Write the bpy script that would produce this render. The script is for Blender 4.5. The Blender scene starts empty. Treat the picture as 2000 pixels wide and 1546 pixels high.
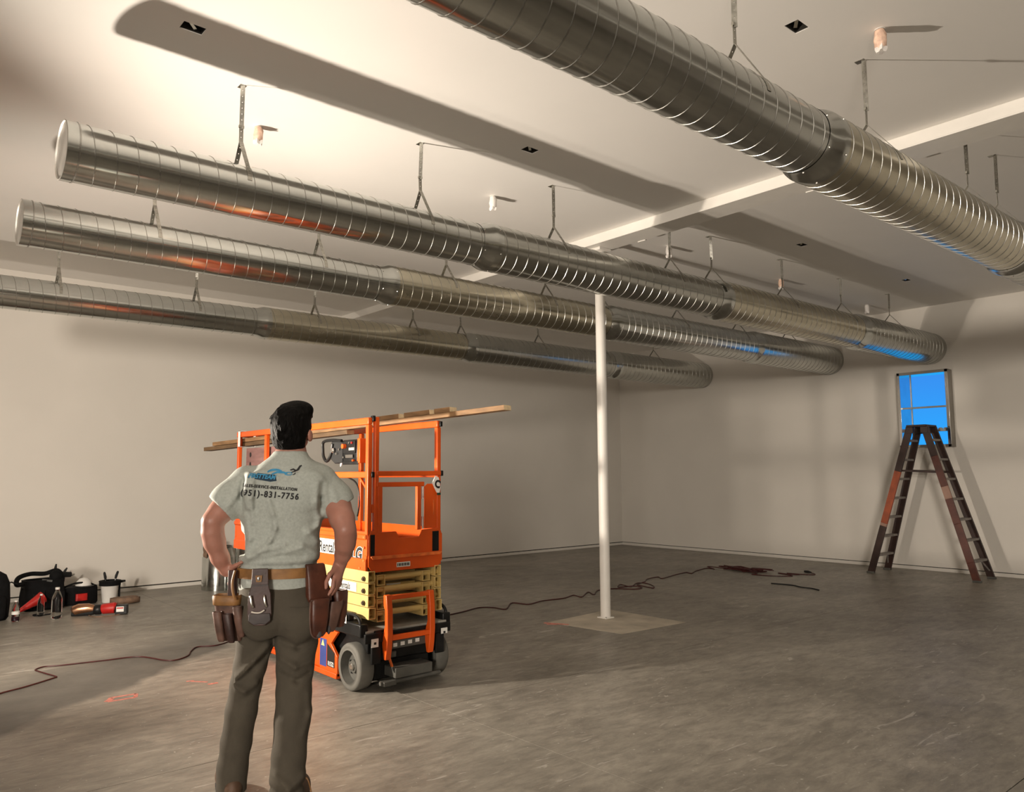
import bpy, bmesh, math, random
import numpy as np
from mathutils import Vector, Matrix
from mathutils.bvhtree import BVHTree
R = math.radians
random.seed(7)
SC = bpy.context.scene
COL = SC.collection

# ------------------------------------------------------------------ camera
cam_d = bpy.data.cameras.new('camera'); cam = bpy.data.objects.new('camera', cam_d); COL.objects.link(cam)
cam_d.sensor_fit = 'HORIZONTAL'; cam_d.sensor_width = 36.0; cam_d.lens = 1527.8 / 2000 * 36.0
cam_d.clip_start = 0.05; cam_d.clip_end = 200
yaw, pit, rol = 0.7094, 0.0991, -0.0061
fw = Vector((math.sin(yaw)*math.cos(pit), math.cos(yaw)*math.cos(pit), math.sin(pit)))
rt = Vector((math.cos(yaw), -math.sin(yaw), 0)); up = rt.cross(fw)
r2 = rt*math.cos(rol) + up*math.sin(rol); u2 = -rt*math.sin(rol) + up*math.cos(rol)
M = Matrix((r2, u2, -fw)).transposed().to_4x4(); M.translation = (0, 0, 1.5)
cam.matrix_world = M
SC.camera = cam

# ------------------------------------------------------------------ colour management
SC.view_settings.view_transform = 'Standard'; SC.view_settings.look = 'None'
SC.view_settings.gamma = 1.0; SC.view_settings.use_curve_mapping = False
SC.view_settings.exposure = 0.15

# ------------------------------------------------------------------ dusk sky (seen through the wall opening)
W = bpy.data.worlds.new('dusk_sky'); SC.world = W; W.use_nodes = True
wn = W.node_tree; wn.nodes.clear()
wo = wn.nodes.new('ShaderNodeOutputWorld'); wb = wn.nodes.new('ShaderNodeBackground')
wt = wn.nodes.new('ShaderNodeTexCoord'); ws = wn.nodes.new('ShaderNodeSeparateXYZ'); wr = wn.nodes.new('ShaderNodeValToRGB')
wn.links.new(wt.outputs['Generated'], ws.inputs[0]); wn.links.new(ws.outputs['Z'], wr.inputs[0])
wr.color_ramp.elements[0].position = 0.0; wr.color_ramp.elements[0].color = (0.02, 0.36, 0.86, 1)
wr.color_ramp.elements[1].position = 0.12; wr.color_ramp.elements[1].color = (0.035, 0.215, 0.70, 1)
e = wr.color_ramp.elements.new(1.0); e.color = (0.02, 0.14, 0.6, 1)
wn.links.new(wr.outputs[0], wb.inputs[0]); wb.inputs[1].default_value = 1.12
wn.links.new(wb.outputs[0], wo.inputs[0])

# ------------------------------------------------------------------ twin headed work light standing left of the frame
def spot(name, loc, aim, power, col, size_deg, blend, soft):
    l = bpy.data.lights.new(name, 'SPOT'); l.energy = power; l.color = col
    l.spot_size = R(size_deg); l.spot_blend = blend; l.shadow_soft_size = soft
    o = bpy.data.objects.new(name, l); COL.objects.link(o); o.location = loc
    o.rotation_euler = Vector(aim).to_track_quat('-Z', 'Y').to_euler()
    return o
LAMP = (1.0, 0.88, 0.74)
spot('work_light_head', (0.13, 6.02, 1.50), (0.80, 0.58, 0.08), 370, LAMP, 164, 1.0, 0.06)
spot('work_light_head', (0.13, 5.80, 1.42), (0.78, -0.57, 0.26), 960, LAMP, 130, 1.0, 0.06)
# unseen soft lamp far behind the camera, added to fill the room
spot('rear_fill_light', (-9.5, -7.4, 2.9), (0.78, 0.63, 0.0), 5200, (1.0, 0.90, 0.78), 80, 0.5, 1.3)
pl = bpy.data.lights.new('window_portal', 'AREA'); pl.shape = 'RECTANGLE'; pl.size = 0.72; pl.size_y = 1.14
pl.cycles.is_portal = True
po = bpy.data.objects.new('window_portal', pl); COL.objects.link(po)
po.location = (12.98, 4.92, 2.44); po.rotation_euler = (0, R(90), 0)

# ------------------------------------------------------------------ materials
def nd(nt, typ, **kw):
    n = nt.nodes.new(typ)
    for k, v in kw.items(): setattr(n, k, v)
    return n
def base_mat(name, col, rough=0.5, metal=0.0):
    m = bpy.data.materials.new(name); m.use_nodes = True
    b = m.node_tree.nodes['Principled BSDF']
    b.inputs['Base Color'].default_value = (*col, 1); b.inputs['Roughness'].default_value = rough
    b.inputs['Metallic'].default_value = metal
    return m, m.node_tree, b
def pm(name, col, rough=0.5, metal=0.0, var=0.12, scale=8.0, bump=0.0, bscale=None, stretch=(1, 1, 1), rvar=0.0):
    """principled surface whose colour / gloss / relief wander with noise"""
    m, nt, b = base_mat(name, col, rough, metal)
    tc = nd(nt, 'ShaderNodeTexCoord'); mp = nd(nt, 'ShaderNodeMapping'); mp.inputs['Scale'].default_value = stretch
    nt.links.new(tc.outputs['Object'], mp.inputs[0])
    n = nd(nt, 'ShaderNodeTexNoise'); n.inputs['Scale'].default_value = scale; n.inputs['Detail'].default_value = 5
    nt.links.new(mp.outputs[0], n.inputs['Vector'])
    if var:
        r = nd(nt, 'ShaderNodeValToRGB')
        r.color_ramp.elements[0].position = 0.3; r.color_ramp.elements[1].position = 0.7
        r.color_ramp.elements[0].color = (*[max(0, c*(1-var)) for c in col], 1)
        r.color_ramp.elements[1].color = (*[min(1, c*(1+var)) for c in col], 1)
        nt.links.new(n.outputs['Fac'], r.inputs[0]); nt.links.new(r.outputs[0], b.inputs['Base Color'])
    if rvar:
        mr = nd(nt, 'ShaderNodeMapRange'); mr.inputs['To Min'].default_value = rough-rvar; mr.inputs['To Max'].default_value = rough+rvar
        nt.links.new(n.outputs['Fac'], mr.inputs[0]); nt.links.new(mr.outputs[0], b.inputs['Roughness'])
    if bump:
        n2 = nd(nt, 'ShaderNodeTexNoise'); n2.inputs['Scale'].default_value = bscale or scale*6; n2.inputs['Detail'].default_value = 4
        nt.links.new(mp.outputs[0], n2.inputs['Vector'])
        bp = nd(nt, 'ShaderNodeBump'); bp.inputs['Strength'].default_value = bump; bp.inputs['Distance'].default_value = 0.01
        nt.links.new(n2.outputs['Fac'], bp.inputs['Height']); nt.links.new(bp.outputs[0], b.inputs['Normal'])
    return m
MT = {}
MT['wall'] = pm('painted_drywall', (0.74, 0.70, 0.64), 0.75, var=0.035, scale=0.8, bump=0.05, bscale=60)
MT['ceil'] = pm('painted_ceiling', (0.86, 0.835, 0.80), 0.6, var=0.02, scale=1.2, bump=0.04, bscale=40)
MT['white_paint'] = pm('white_steel_paint', (0.82, 0.79, 0.74), 0.4, var=0.03, scale=6)
MT['dark'] = pm('dark_gap', (0.03, 0.027, 0.022), 0.9, var=0.1)
def galv(name, col, rough, streak=0.10):
    m, nt, b = base_mat(name, col, rough, 1.0)
    tc = nd(nt, 'ShaderNodeTexCoord')
    v = nd(nt, 'ShaderNodeTexVoronoi'); v.inputs['Scale'].default_value = 26
    nt.links.new(tc.outputs['Object'], v.inputs['Vector'])
    n = nd(nt, 'ShaderNodeTexNoise'); n.inputs['Scale'].default_value = 3.0; n.inputs['Detail'].default_value = 6
    mp = nd(nt, 'ShaderNodeMapping'); mp.inputs['Scale'].default_value = (0.5, 2.4, 2.4)
    nt.links.new(tc.outputs['Object'], mp.inputs[0]); nt.links.new(mp.outputs[0], n.inputs['Vector'])
    sp = nd(nt, 'ShaderNodeSeparateColor'); nt.links.new(v.outputs['Color'], sp.inputs[0])
    ad = nd(nt, 'ShaderNodeMath', operation='ADD'); ml = nd(nt, 'ShaderNodeMath', operation='MULTIPLY'); ml.inputs[1].default_value = 0.10
    nt.links.new(sp.outputs[0], ml.inputs[0]); nt.links.new(ml.outputs[0], ad.inputs[0]); nt.links.new(n.outputs['Fac'], ad.inputs[1])
    r = nd(nt, 'ShaderNodeMapRange'); r.inputs['From Min'].default_value = 0.3; r.inputs['From Max'].default_value = 1.0
    r.inputs['To Min'].default_value = rough-0.05; r.inputs['To Max'].default_value = rough+0.08
    nt.links.new(ad.outputs[0], r.inputs[0]); nt.links.new(r.outputs[0], b.inputs['Roughness'])
    c = nd(nt, 'ShaderNodeValToRGB'); c.color_ramp.elements[0].position = 0.35; c.color_ramp.elements[1].position = 0.85
    c.color_ramp.elements[0].color = (*[x*(1-streak) for x in col], 1); c.color_ramp.elements[1].color = (*[min(1, x*(1+streak)) for x in col], 1)
    nt.links.new(ad.outputs[0], c.inputs[0]); nt.links.new(c.outputs[0], b.inputs['Base Color'])
    return m
MT['galv'] = galv('galvanized_bright', (0.545, 0.56, 0.54), 0.18)
MT['galv_dull'] = galv('galvanized_dull', (0.47, 0.475, 0.445), 0.22, 0.12)
MT['galv_warm'] = galv('galvanized_weathered', (0.56, 0.53, 0.43), 0.25, 0.14)
MT['galv_end'] = galv('galvanized_cap', (0.72, 0.70, 0.66), 0.5)
MT['seam'] = galv('galvanized_seam', (0.40, 0.395, 0.37), 0.30)
MT['strap'] = pm('strap_steel', (0.42, 0.41, 0.37), 0.35, 1.0, var=0.25, scale=30)
MT['screw'] = pm('screw_steel', (0.75, 0.73, 0.68), 0.25, 1.0)
MT['orange'] = pm('orange_lift_paint', (0.72, 0.092, 0.006), 0.38, var=0.10, scale=5, rvar=0.08, bump=0.03)
MT['orange_worn'] = pm('orange_scuffed', (0.85, 0.16, 0.03), 0.45, var=0.35, scale=14)
MT['cream'] = pm('cream_scissor_paint', (0.62, 0.455, 0.17), 0.42, var=0.08, scale=6)
MT['black'] = pm('black_lift_paint', (0.012, 0.012, 0.012), 0.35, var=0.4, scale=10)
MT['rubber'] = pm('grey_tire_rubber', (0.125, 0.12, 0.105), 0.75, var=0.15, scale=12, bump=0.08)
MT['blackrub'] = pm('black_rubber', (0.02, 0.02, 0.02), 0.7)
MT['grey'] = pm('grey_plate', (0.34, 0.33, 0.29), 0.5, var=0.2, scale=12)
MT['greydk'] = pm('dark_grey_plate', (0.09, 0.088, 0.078), 0.5, var=0.2, scale=9)
MT['chrome'] = pm('chrome', (0.75, 0.74, 0.72), 0.15, 1.0, var=0.1)
MT['sticker'] = pm('white_sticker', (0.80, 0.79, 0.75), 0.4, var=0.03)
MT['ink'] = pm('black_ink', (0.012, 0.012, 0.012), 0.5, var=0.1)
MT['blue_dec'] = pm('blue_decal', (0.045, 0.07, 0.26), 0.4)
MT['yellow_dec'] = pm('yellow_decal', (0.8, 0.68, 0.25), 0.4)
MT['red_dec'] = pm('red_plastic', (0.45, 0.015, 0.012), 0.4, var=0.2)
MT['wood'] = pm('lumber', (0.24, 0.135, 0.06), 0.7, var=0.3, scale=5, stretch=(6, 0.6, 6), bump=0.06, bscale=40)
MT['wood_dk'] = pm('lumber_dark', (0.12, 0.07, 0.032), 0.7, var=0.3, scale=5, stretch=(6, 0.6, 6), bump=0.06, bscale=40)
MT['wood_end'] = pm('lumber_end_grain', (0.80, 0.62, 0.38), 0.7, var=0.18, scale=25)
MT['tape'] = pm('white_tape', (0.84, 0.79, 0.74), 0.5, var=0.1, scale=30, bump=0.1)
MT['pinkboard'] = pm('pinkish_board', (0.20, 0.105, 0.095), 0.7, var=0.25, scale=5, stretch=(1, 1, 5))
MT['glass'] = bpy.data.materials.new('clear_plastic'); MT['glass'].use_nodes = True
_b = MT['glass'].node_tree.nodes['Principled BSDF']; _b.inputs['Transmission Weight'].default_value = 1.0
_b.inputs['Roughness'].default_value = 0.06; _b.inputs['IOR'].default_value = 1.25; _b.inputs['Base Color'].default_value = (0.95, 0.97, 0.95, 1)
MT['cloth_black'] = pm('black_nylon', (0.004, 0.004, 0.0045), 0.85, var=0.5, scale=18, bump=0.25, bscale=60)
MT['cloth_grey'] = pm('grey_webbing', (0.10, 0.10, 0.095), 0.8, var=0.3, scale=30)
MT['white_plastic'] = pm('white_plastic', (0.74, 0.72, 0.68), 0.45, var=0.06)
MT['cord'] = pm('dark_red_cord', (0.055, 0.007, 0.007), 0.5, var=0.3, scale=20)
MT['copper'] = pm('bronze_gear_head', (0.50, 0.27, 0.16), 0.25, 1.0, var=0.15)
MT['brown_pack'] = pm('brown_webbing', (0.21, 0.13, 0.085), 0.7, var=0.3, scale=20, bump=0.1)
MT['purple'] = pm('dark_purple_drink', (0.035, 0.008, 0.02), 0.3)
MT['pink_paint'] = pm('pink_marking_paint', (0.66, 0.25, 0.20), 0.7, var=0.25, scale=30)
MT['pvc_wrap'] = pm('orange_plastic_wrap', (0.86, 0.55, 0.42), 0.4, var=0.3, scale=30, bump=0.3, bscale=60)
MT['pvc_white'] = pm('white_plastic_wrap', (0.84, 0.80, 0.76), 0.35, var=0.1, scale=30, bump=0.3, bscale=60)
MT['lad'] = pm('dark_ladder_fiberglass', (0.030, 0.012, 0.008), 0.5, var=0.4, scale=9, bump=0.05)
MT['lad_red'] = pm('red_brown_ladder', (0.095, 0.024, 0.014), 0.5, var=0.3, scale=9)
MT['lad_orange'] = pm('orange_ladder', (0.33, 0.065, 0.018), 0.5, var=0.3, scale=9)
MT['lad_step'] = pm('ladder_step_aluminium', (0.24, 0.215, 0.195), 0.6, 0.0, var=0.3, scale=20)
MT['paint_drip'] = pm('pale_rubbed_paint', (0.34, 0.20, 0.15), 0.6)
MT['sleeve'] = pm('bright_sheet_metal', (0.70, 0.71, 0.72), 0.16, 1.0, var=0.08, scale=4)
MT['sleeve_out'] = pm('grey_sheet_metal', (0.30, 0.28, 0.25), 0.4, 0.8, var=0.1, scale=4)

for _k in ('cloth_black', 'blackrub', 'black'): MT[_k].node_tree.nodes['Principled BSDF'].inputs['Specular IOR Level'].default_value = 0.22
def floor_material():
    m, nt, b = base_mat('concrete', (0.3, 0.27, 0.23), 0.45)
    L = nt.links.new
    tc = nd(nt, 'ShaderNodeTexCoord')
    def noise(scale, detail=6, rough=0.6, st=(1, 1, 1), dist=0.0, rot=0.0):
        mp = nd(nt, 'ShaderNodeMapping'); mp.inputs['Scale'].default_value = st; mp.inputs['Rotation'].default_value = (0, 0, rot)
        L(tc.outputs['Object'], mp.inputs[0])
        n = nd(nt, 'ShaderNodeTexNoise'); n.inputs['Scale'].default_value = scale; n.inputs['Detail'].default_value = detail
        n.inputs['Roughness'].default_value = rough; n.inputs['Distortion'].default_value = dist
        L(mp.outputs[0], n.inputs['Vector']); return n.outputs['Fac']
    def ramp(fac, p0, c0, p1, c1):
        r = nd(nt, 'ShaderNodeValToRGB'); r.color_ramp.elements[0].position = p0; r.color_ramp.elements[1].position = p1
        r.color_ramp.elements[0].color = (*c0, 1); r.color_ramp.elements[1].color = (*c1, 1); L(fac, r.inputs[0]); return r.outputs[0]
    def mix(fac, a, bb, typ='MIX'):
        x = nd(nt, 'ShaderNodeMix', data_type='RGBA', blend_type=typ)
        if isinstance(fac, float): x.inputs[0].default_value = fac
        else: L(fac, x.inputs[0])
        for s, i in ((a, 6), (bb, 7)):
            if isinstance(s, tuple): x.inputs[i].default_value = (*s, 1)
            else: L(s, x.inputs[i])
        return x.outputs[2]
    g = lambda v: (v, v, v)
    c = ramp(noise(0.55, 8, 0.62, dist=0.5), 0.30, (0.20, 0.180, 0.149), 0.72, (0.365, 0.335, 0.286))
    c = mix(0.75, c, ramp(noise(2.6, 8, 0.7, (1, 1.9, 1), 0.8, 0.35), 0.28, g(0.62), 0.66, g(1.18)), 'MULTIPLY')
    c = mix(0.7, c, ramp(noise(9, 8, 0.75, (0.6, 1.8, 1), 0.4, 0.75), 0.34, g(0.64), 0.60, g(1.18)), 'MULTIPLY')
    # dark smears
    c = mix(ramp(noise(1.7, 5, 0.6, (0.7, 2.0, 1), 1.2, 0.7), 0.60, g(0), 0.72, g(0.6)), c, (0.15, 0.135, 0.112))
    # pale scuffs and flecks of drywall mud
    c = mix(ramp(noise(5.5, 3, 0.5, (0.5, 2.4, 1), 1.6, 0.2), 0.655, g(0), 0.70, g(0.55)), c, (0.52, 0.49, 0.44))
    c = mix(ramp(noise(30, 2, 0.5), 0.70, g(0), 0.74, g(0.6)), c, (0.62, 0.60, 0.55))
    # darker patch left of the man : between two slanting edges
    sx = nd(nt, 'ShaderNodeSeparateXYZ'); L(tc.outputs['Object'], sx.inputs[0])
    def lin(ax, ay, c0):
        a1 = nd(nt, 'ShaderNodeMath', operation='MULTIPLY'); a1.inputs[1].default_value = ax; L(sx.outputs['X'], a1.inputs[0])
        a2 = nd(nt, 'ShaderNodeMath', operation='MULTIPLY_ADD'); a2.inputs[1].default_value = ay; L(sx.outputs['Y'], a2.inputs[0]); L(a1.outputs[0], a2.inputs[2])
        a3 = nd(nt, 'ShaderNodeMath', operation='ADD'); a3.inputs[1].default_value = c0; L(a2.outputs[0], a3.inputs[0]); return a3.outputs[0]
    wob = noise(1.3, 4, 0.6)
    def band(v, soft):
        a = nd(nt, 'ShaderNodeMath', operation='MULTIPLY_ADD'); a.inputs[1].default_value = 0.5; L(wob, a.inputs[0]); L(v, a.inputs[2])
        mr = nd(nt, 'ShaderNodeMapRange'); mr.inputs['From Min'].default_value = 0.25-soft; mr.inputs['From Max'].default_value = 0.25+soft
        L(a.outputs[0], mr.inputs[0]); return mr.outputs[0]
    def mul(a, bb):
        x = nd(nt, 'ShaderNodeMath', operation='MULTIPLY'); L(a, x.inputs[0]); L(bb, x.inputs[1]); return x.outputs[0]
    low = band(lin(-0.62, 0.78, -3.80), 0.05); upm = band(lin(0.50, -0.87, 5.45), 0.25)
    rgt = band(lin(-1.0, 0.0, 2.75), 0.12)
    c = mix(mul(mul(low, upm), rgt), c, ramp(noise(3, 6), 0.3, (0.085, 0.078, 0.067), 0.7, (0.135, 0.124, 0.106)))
    L(c, b.inputs['Base Color'])
    rr = nd(nt, 'ShaderNodeMapRange'); rr.inputs['To Min'].default_value = 0.28; rr.inputs['To Max'].default_value = 0.58
    L(noise(2.2, 6, 0.7), rr.inputs[0]); L(rr.outputs[0], b.inputs['Roughness'])
    bp = nd(nt, 'ShaderNodeBump'); bp.inputs['Strength'].default_value = 0.12; bp.inputs['Distance'].default_value = 0.01
    L(noise(22, 6, 0.7), bp.inputs['Height']); L(bp.outputs[0], b.inputs['Normal'])
    return m
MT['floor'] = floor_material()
MT['pad'] = pm('pale_patch_concrete', (0.50, 0.445, 0.36), 0.7, var=0.2, scale=4, bump=0.1)

# ------------------------------------------------------------------ mesh builder
class MB:
    def __init__(s): s.v = []; s.f = []; s.mi = []; s.m = 0
    def add(s, vs, fs):
        b = len(s.v); s.v += [tuple(p) for p in vs]; s.f += [tuple(i+b for i in f) for f in fs]; s.mi += [s.m]*len(fs); return s
    def box(s, x0, x1, y0, y1, z0, z1):
        return s.add([(x0,y0,z0),(x1,y0,z0),(x1,y1,z0),(x0,y1,z0),(x0,y0,z1),(x1,y0,z1),(x1,y1,z1),(x0,y1,z1)],
                     [(3,2,1,0),(4,5,6,7),(0,1,5,4),(1,2,6,5),(2,3,7,6),(3,0,4,7)])
    def bar(s, a, b, w, h, upv=(0, 0, 1)):
        """rectangular bar a->b, w across, h along upv"""
        a = Vector(a); b = Vector(b); d = (b-a).normalized(); u = Vector(upv)
        x = d.cross(u).normalized(); u = x.cross(d).normalized(); x *= w/2; u *= h/2
        return s.add([a-x-u, a+x-u, a+x+u, a-x+u, b-x-u, b+x-u, b+x+u, b-x+u],
                     [(3,2,1,0),(4,5,6,7),(0,1,5,4),(1,2,6,5),(2,3,7,6),(3,0,4,7)])
    def tube(s, pts, r, n=8, caps=True):
        pts = [Vector(p) for p in pts]; rs = r if isinstance(r, (list, tuple)) else [r]*len(pts)
        vs = []; prev = None
        for i, p in enumerate(pts):
            t = (pts[min(i+1, len(pts)-1)] - pts[max(i-1, 0)]).normalized()
            if prev is None:
                u = t.cross(Vector((0, 0, 1)));
                if u.length < 1e-3: u = t.cross(Vector((1, 0, 0)))
                u.normalize()
            else:
                u = prev - t*prev.dot(t); u.normalize()
            prev = u; w = t.cross(u)
            for k in range(n):
                a = 2*math.pi*k/n; vs.append(p + (u*math.cos(a) + w*math.sin(a))*rs[i])
        fs = [(i*n+k, i*n+(k+1) % n, (i+1)*n+(k+1) % n, (i+1)*n+k) for i in range(len(pts)-1) for k in range(n)]
        if caps: fs += [tuple(range(n-1, -1, -1)), tuple(range((len(pts)-1)*n, len(pts)*n))]
        return s.add(vs, fs)
    def lathe(s, prof, n=32, c=(0, 0, 0), axis='z', closed=False):
        """prof: (radius, height) pairs"""
        vs = []
        for r, h in prof:
            for k in range(n):
                a = 2*math.pi*k/n; p, q = r*math.cos(a), r*math.sin(a)
                v = {'z': (p, q, h), 'x': (h, p, q), 'y': (q, h, p)}[axis]
                vs.append((v[0]+c[0], v[1]+c[1], v[2]+c[2]))
        fs = [(i*n+k, i*n+(k+1) % n, (i+1)*n+(k+1) % n, (i+1)*n+k) for i in range(len(prof)-1) for k in range(n)]
        if closed: fs += [tuple(range(n-1, -1, -1)), tuple(range((len(prof)-1)*n, len(prof)*n))]
        return s.add(vs, fs)
    def prism(s, poly, axis, a, b):
        """extrude 2D polygon along axis between a and b; poly coords are the other two axes in order"""
        def P(u, v, w): return {'x': (w, u, v), 'y': (u, w, v), 'z': (u, v, w)}[axis]
        n = len(poly); vs = [P(u, v, a) for u, v in poly] + [P(u, v, b) for u, v in poly]
        fs = [tuple(range(n)), tuple(range(2*n-1, n-1, -1))] + [(i, i+n, (i+1) % n+n, (i+1) % n) for i in range(n)]
        return s.add(vs, fs)
    def htube(s, x0, x1, z0, z1, y0, y1, t=0.006):
        """hollow rectangular tube along y"""
        o = [(x0,z0),(x1,z0),(x1,z1),(x0,z1)]; i_ = [(x0+t,z0+t),(x1-t,z0+t),(x1-t,z1-t),(x0+t,z1-t)]
        vs = [(x, y, z) for y in (y0, y1) for ring in (o, i_) for x, z in ring]
        fs = []
        for k in range(4):
            j = (k+1) % 4
            fs += [(k, j, 8+j, 8+k), (4+j, 4+k, 12+k, 12+j), (j, k, 4+k, 4+j), (8+k, 8+j, 12+j, 12+k)]
        return s.add(vs, fs)
    def ell(s, c, rad, n=16, m=10):
        vs = [(c[0], c[1], c[2]-rad[2])]
        for i in range(1, m):
            t = -math.pi/2 + math.pi*i/m
            for k in range(n):
                a = 2*math.pi*k/n; vs.append((c[0]+rad[0]*math.cos(t)*math.cos(a), c[1]+rad[1]*math.cos(t)*math.sin(a), c[2]+rad[2]*math.sin(t)))
        vs.append((c[0], c[1], c[2]+rad[2])); T = len(vs)-1
        fs = [(0, 1+(k+1) % n, 1+k) for k in range(n)] + [(T, T-n+k, T-n+(k+1) % n) for k in range(n)]
        fs += [(1+i*n+k, 1+i*n+(k+1) % n, 1+(i+1)*n+(k+1) % n, 1+(i+1)*n+k) for i in range(m-2) for k in range(n)]
        return s.add(vs, fs)
    def loft(s, rings, caps=True):
        n = len(rings[0]); vs = [p for r in rings for p in r]
        fs = [(i*n+k, i*n+(k+1) % n, (i+1)*n+(k+1) % n, (i+1)*n+k) for i in range(len(rings)-1) for k in range(n)]
        if caps: fs += [tuple(range(n-1, -1, -1)), tuple(range((len(rings)-1)*n, len(rings)*n))]
        return s.add(vs, fs)
    def shift(s, dx=0, dy=0, dz=0): s.v = [(p[0]+dx, p[1]+dy, p[2]+dz) for p in s.v]; return s
    def build(s, name, mats, parent=None, bevel=0.0, smooth=35, subd=0, fixn=True):
        o = ORG.get(parent.name, Vector((0, 0, 0))) if parent else Vector((0, 0, 0))
        me = bpy.data.meshes.new(name)
        me.from_pydata([(p[0]-o.x, p[1]-o.y, p[2]-o.z) for p in s.v], [], s.f)
        for m in (mats if isinstance(mats, (list, tuple)) else [mats]): me.materials.append(MT[m] if isinstance(m, str) else m)
        if s.m or any(s.mi): me.polygons.foreach_set('material_index', s.mi)
        if fixn:
            bm = bmesh.new(); bm.from_mesh(me); bmesh.ops.recalc_face_normals(bm, faces=bm.faces); bm.to_mesh(me); bm.free()
        me.update()
        if smooth: me.shade_smooth(); me.set_sharp_from_angle(angle=R(smooth))
        ob = bpy.data.objects.new(name, me); COL.objects.link(ob)
        if parent: ob.parent = parent
        ORG[ob.name] = o
        if bevel:
            bv = ob.modifiers.new('bevel', 'BEVEL'); bv.width = bevel; bv.segments = 2; bv.limit_method = 'ANGLE'; bv.angle_limit = R(40)
        if subd:
            sd = ob.modifiers.new('subd', 'SUBSURF'); sd.levels = subd; sd.render_levels = subd
        return ob
ORG = {}
def tag(o, label, cat, group=None):
    o['label'] = label; o['category'] = cat
    if group: o['group'] = group
    return o
def thing(name, label, cat, loc=(0, 0, 0), group=None, rz=0.0):
    o = bpy.data.objects.new(name, None); COL.objects.link(o); o.location = loc; o.rotation_euler = (0, 0, rz)
    o.empty_display_size = 0.1
    ORG[o.name] = Vector(loc) if not rz else Vector((0, 0, 0))
    return tag(o, label, cat, group)
def struct(o): o['kind'] = 'structure'; return o
def empty_part(name, parent):
    o = bpy.data.objects.new(name, None); COL.objects.link(o); o.parent = parent; ORG[o.name] = ORG[parent.name]; return o
def catmull(pts, k=6):
    P = [Vector(p) for p in pts]; out = []
    for i in range(len(P)-1):
        a, b, c, d = P[max(i-1, 0)], P[i], P[i+1], P[min(i+2, len(P)-1)]
        for j in range(k):
            t = j/k
            out.append(0.5*((2*b) + (c-a)*t + (2*a-5*b+4*c-d)*t*t + (3*b-a-3*c+d)*t**3))
    return out + [P[-1]]
def text_mesh(body, size, shear=0.0, offset=0.0, space=1.0, sx=1.0, align='CENTER'):
    cu = bpy.data.curves.new('txt', 'FONT'); cu.body = body; cu.size = size; cu.shear = shear; cu.offset = offset
    cu.space_character = space; cu.align_x = align; cu.align_y = 'CENTER'; cu.resolution_u = 3
    o = bpy.data.objects.new('txt', cu); COL.objects.link(o)
    dg = bpy.context.evaluated_depsgraph_get(); dg.update()
    me = o.evaluated_get(dg).to_mesh(); vs = [(v.co.x*sx, v.co.y) for v in me.vertices]; fs = [tuple(p.vertices) for p in me.polygons]
    o.evaluated_get(dg).to_mesh_clear(); bpy.data.objects.remove(o); bpy.data.curves.remove(cu)
    return vs, fs
# ================================================================== THE ROOM
XR, YL, ZC = 12.665, 11.197, 4.042
X0R, Y0R = -11.0, -9.0
def grid_plane(axis, at, ulist, vlist, holes, thick):
    """slab of wall / ceiling with rectangular holes; axis normal; (u,v) the other two axes"""
    mb = MB(); us = sorted(set(ulist)); vs = sorted(set(vlist))
    def P(u, v, w): return {'x': (w, u, v), 'z': (u, v, w)}[axis]
    for i in range(len(us)-1):
        for j in range(len(vs)-1):
            uc, vc = (us[i]+us[i+1])/2, (vs[j]+vs[j+1])/2
            if any(h[0] < uc < h[1] and h[2] < vc < h[3] for h in holes): continue
            for w in (at, at+thick):
                mb.add([P(us[i], vs[j], w), P(us[i+1], vs[j], w), P(us[i+1], vs[j+1], w), P(us[i], vs[j+1], w)], [(0, 1, 2, 3)])
    for a, b, c, d in holes:
        q = [(a, c), (b, c), (b, d), (a, d)]
        for k in range(4):
            (u1, v1), (u2, v2) = q[k], q[(k+1) % 4]
            mb.add([P(u1, v1, at), P(u2, v2, at), P(u2, v2, at+thick), P(u1, v1, at+thick)], [(0, 1, 2, 3)])
    return mb
# floor : slabs between saw cut joints over a dark bed
fl = struct(MB().box(X0R, XR+0.2, Y0R, YL+0.2, -0.12, -0.012).build('floor', 'dark'))
xs = [X0R, 3.035, 8.95, XR+0.2]; ys = [Y0R, -1.5, 1.41, 4.295, 7.19, 10.08, YL+0.2]
PADX0, PADX1, PADY0, PADY1 = 5.56, 6.60, 5.01, 5.98
for i in range(3):
    for j in range(6):
        g = 0.0026
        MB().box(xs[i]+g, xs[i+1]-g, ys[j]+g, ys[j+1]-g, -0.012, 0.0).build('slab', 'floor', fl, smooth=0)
pad = MB().prism([(5.551, 5.93), (5.664, 5.036), (6.577, 4.99), (6.564, 6.017)], 'z', -0.004, 0.0016).build('concrete_patch', 'pad', fl, smooth=0)
pad['label'] = 'paler square patch of concrete around the column foot'
# pink spray paint marks (flat on the slab)
mk = MB()
for a, b in [((1.46, 5.87), (1.63, 5.86)), ((1.63, 5.86), (1.66, 5.95)), ((1.66, 5.95), (1.50, 5.96)), ((1.50, 5.96), (1.46, 5.87))]:
    mk.bar((*a, 0.0006), (*b, 0.0006), 0.026, 0.0012)
mk.bar((1.455, 5.875, 0.0007), (1.50, 5.93, 0.0007), 0.04, 0.0012)
mk.build('spray_mark', 'pink_paint', fl, smooth=0)['label'] = 'pink outlined rectangle sprayed on the concrete'
mk = MB()
for a, b, w in [((2.06, 6.03), (2.14, 5.93), 0.02), ((2.12, 5.86), (2.19, 5.86), 0.03), ((2.03, 6.05), (2.08, 6.04), 0.02)]:
    mk.bar((*a, 0.0006), (*b, 0.0006), w, 0.0012)
mk.build('spray_mark', 'pink_paint', fl, smooth=0)['label'] = 'faint pink smear sprayed on the concrete'
mk = MB()
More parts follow.
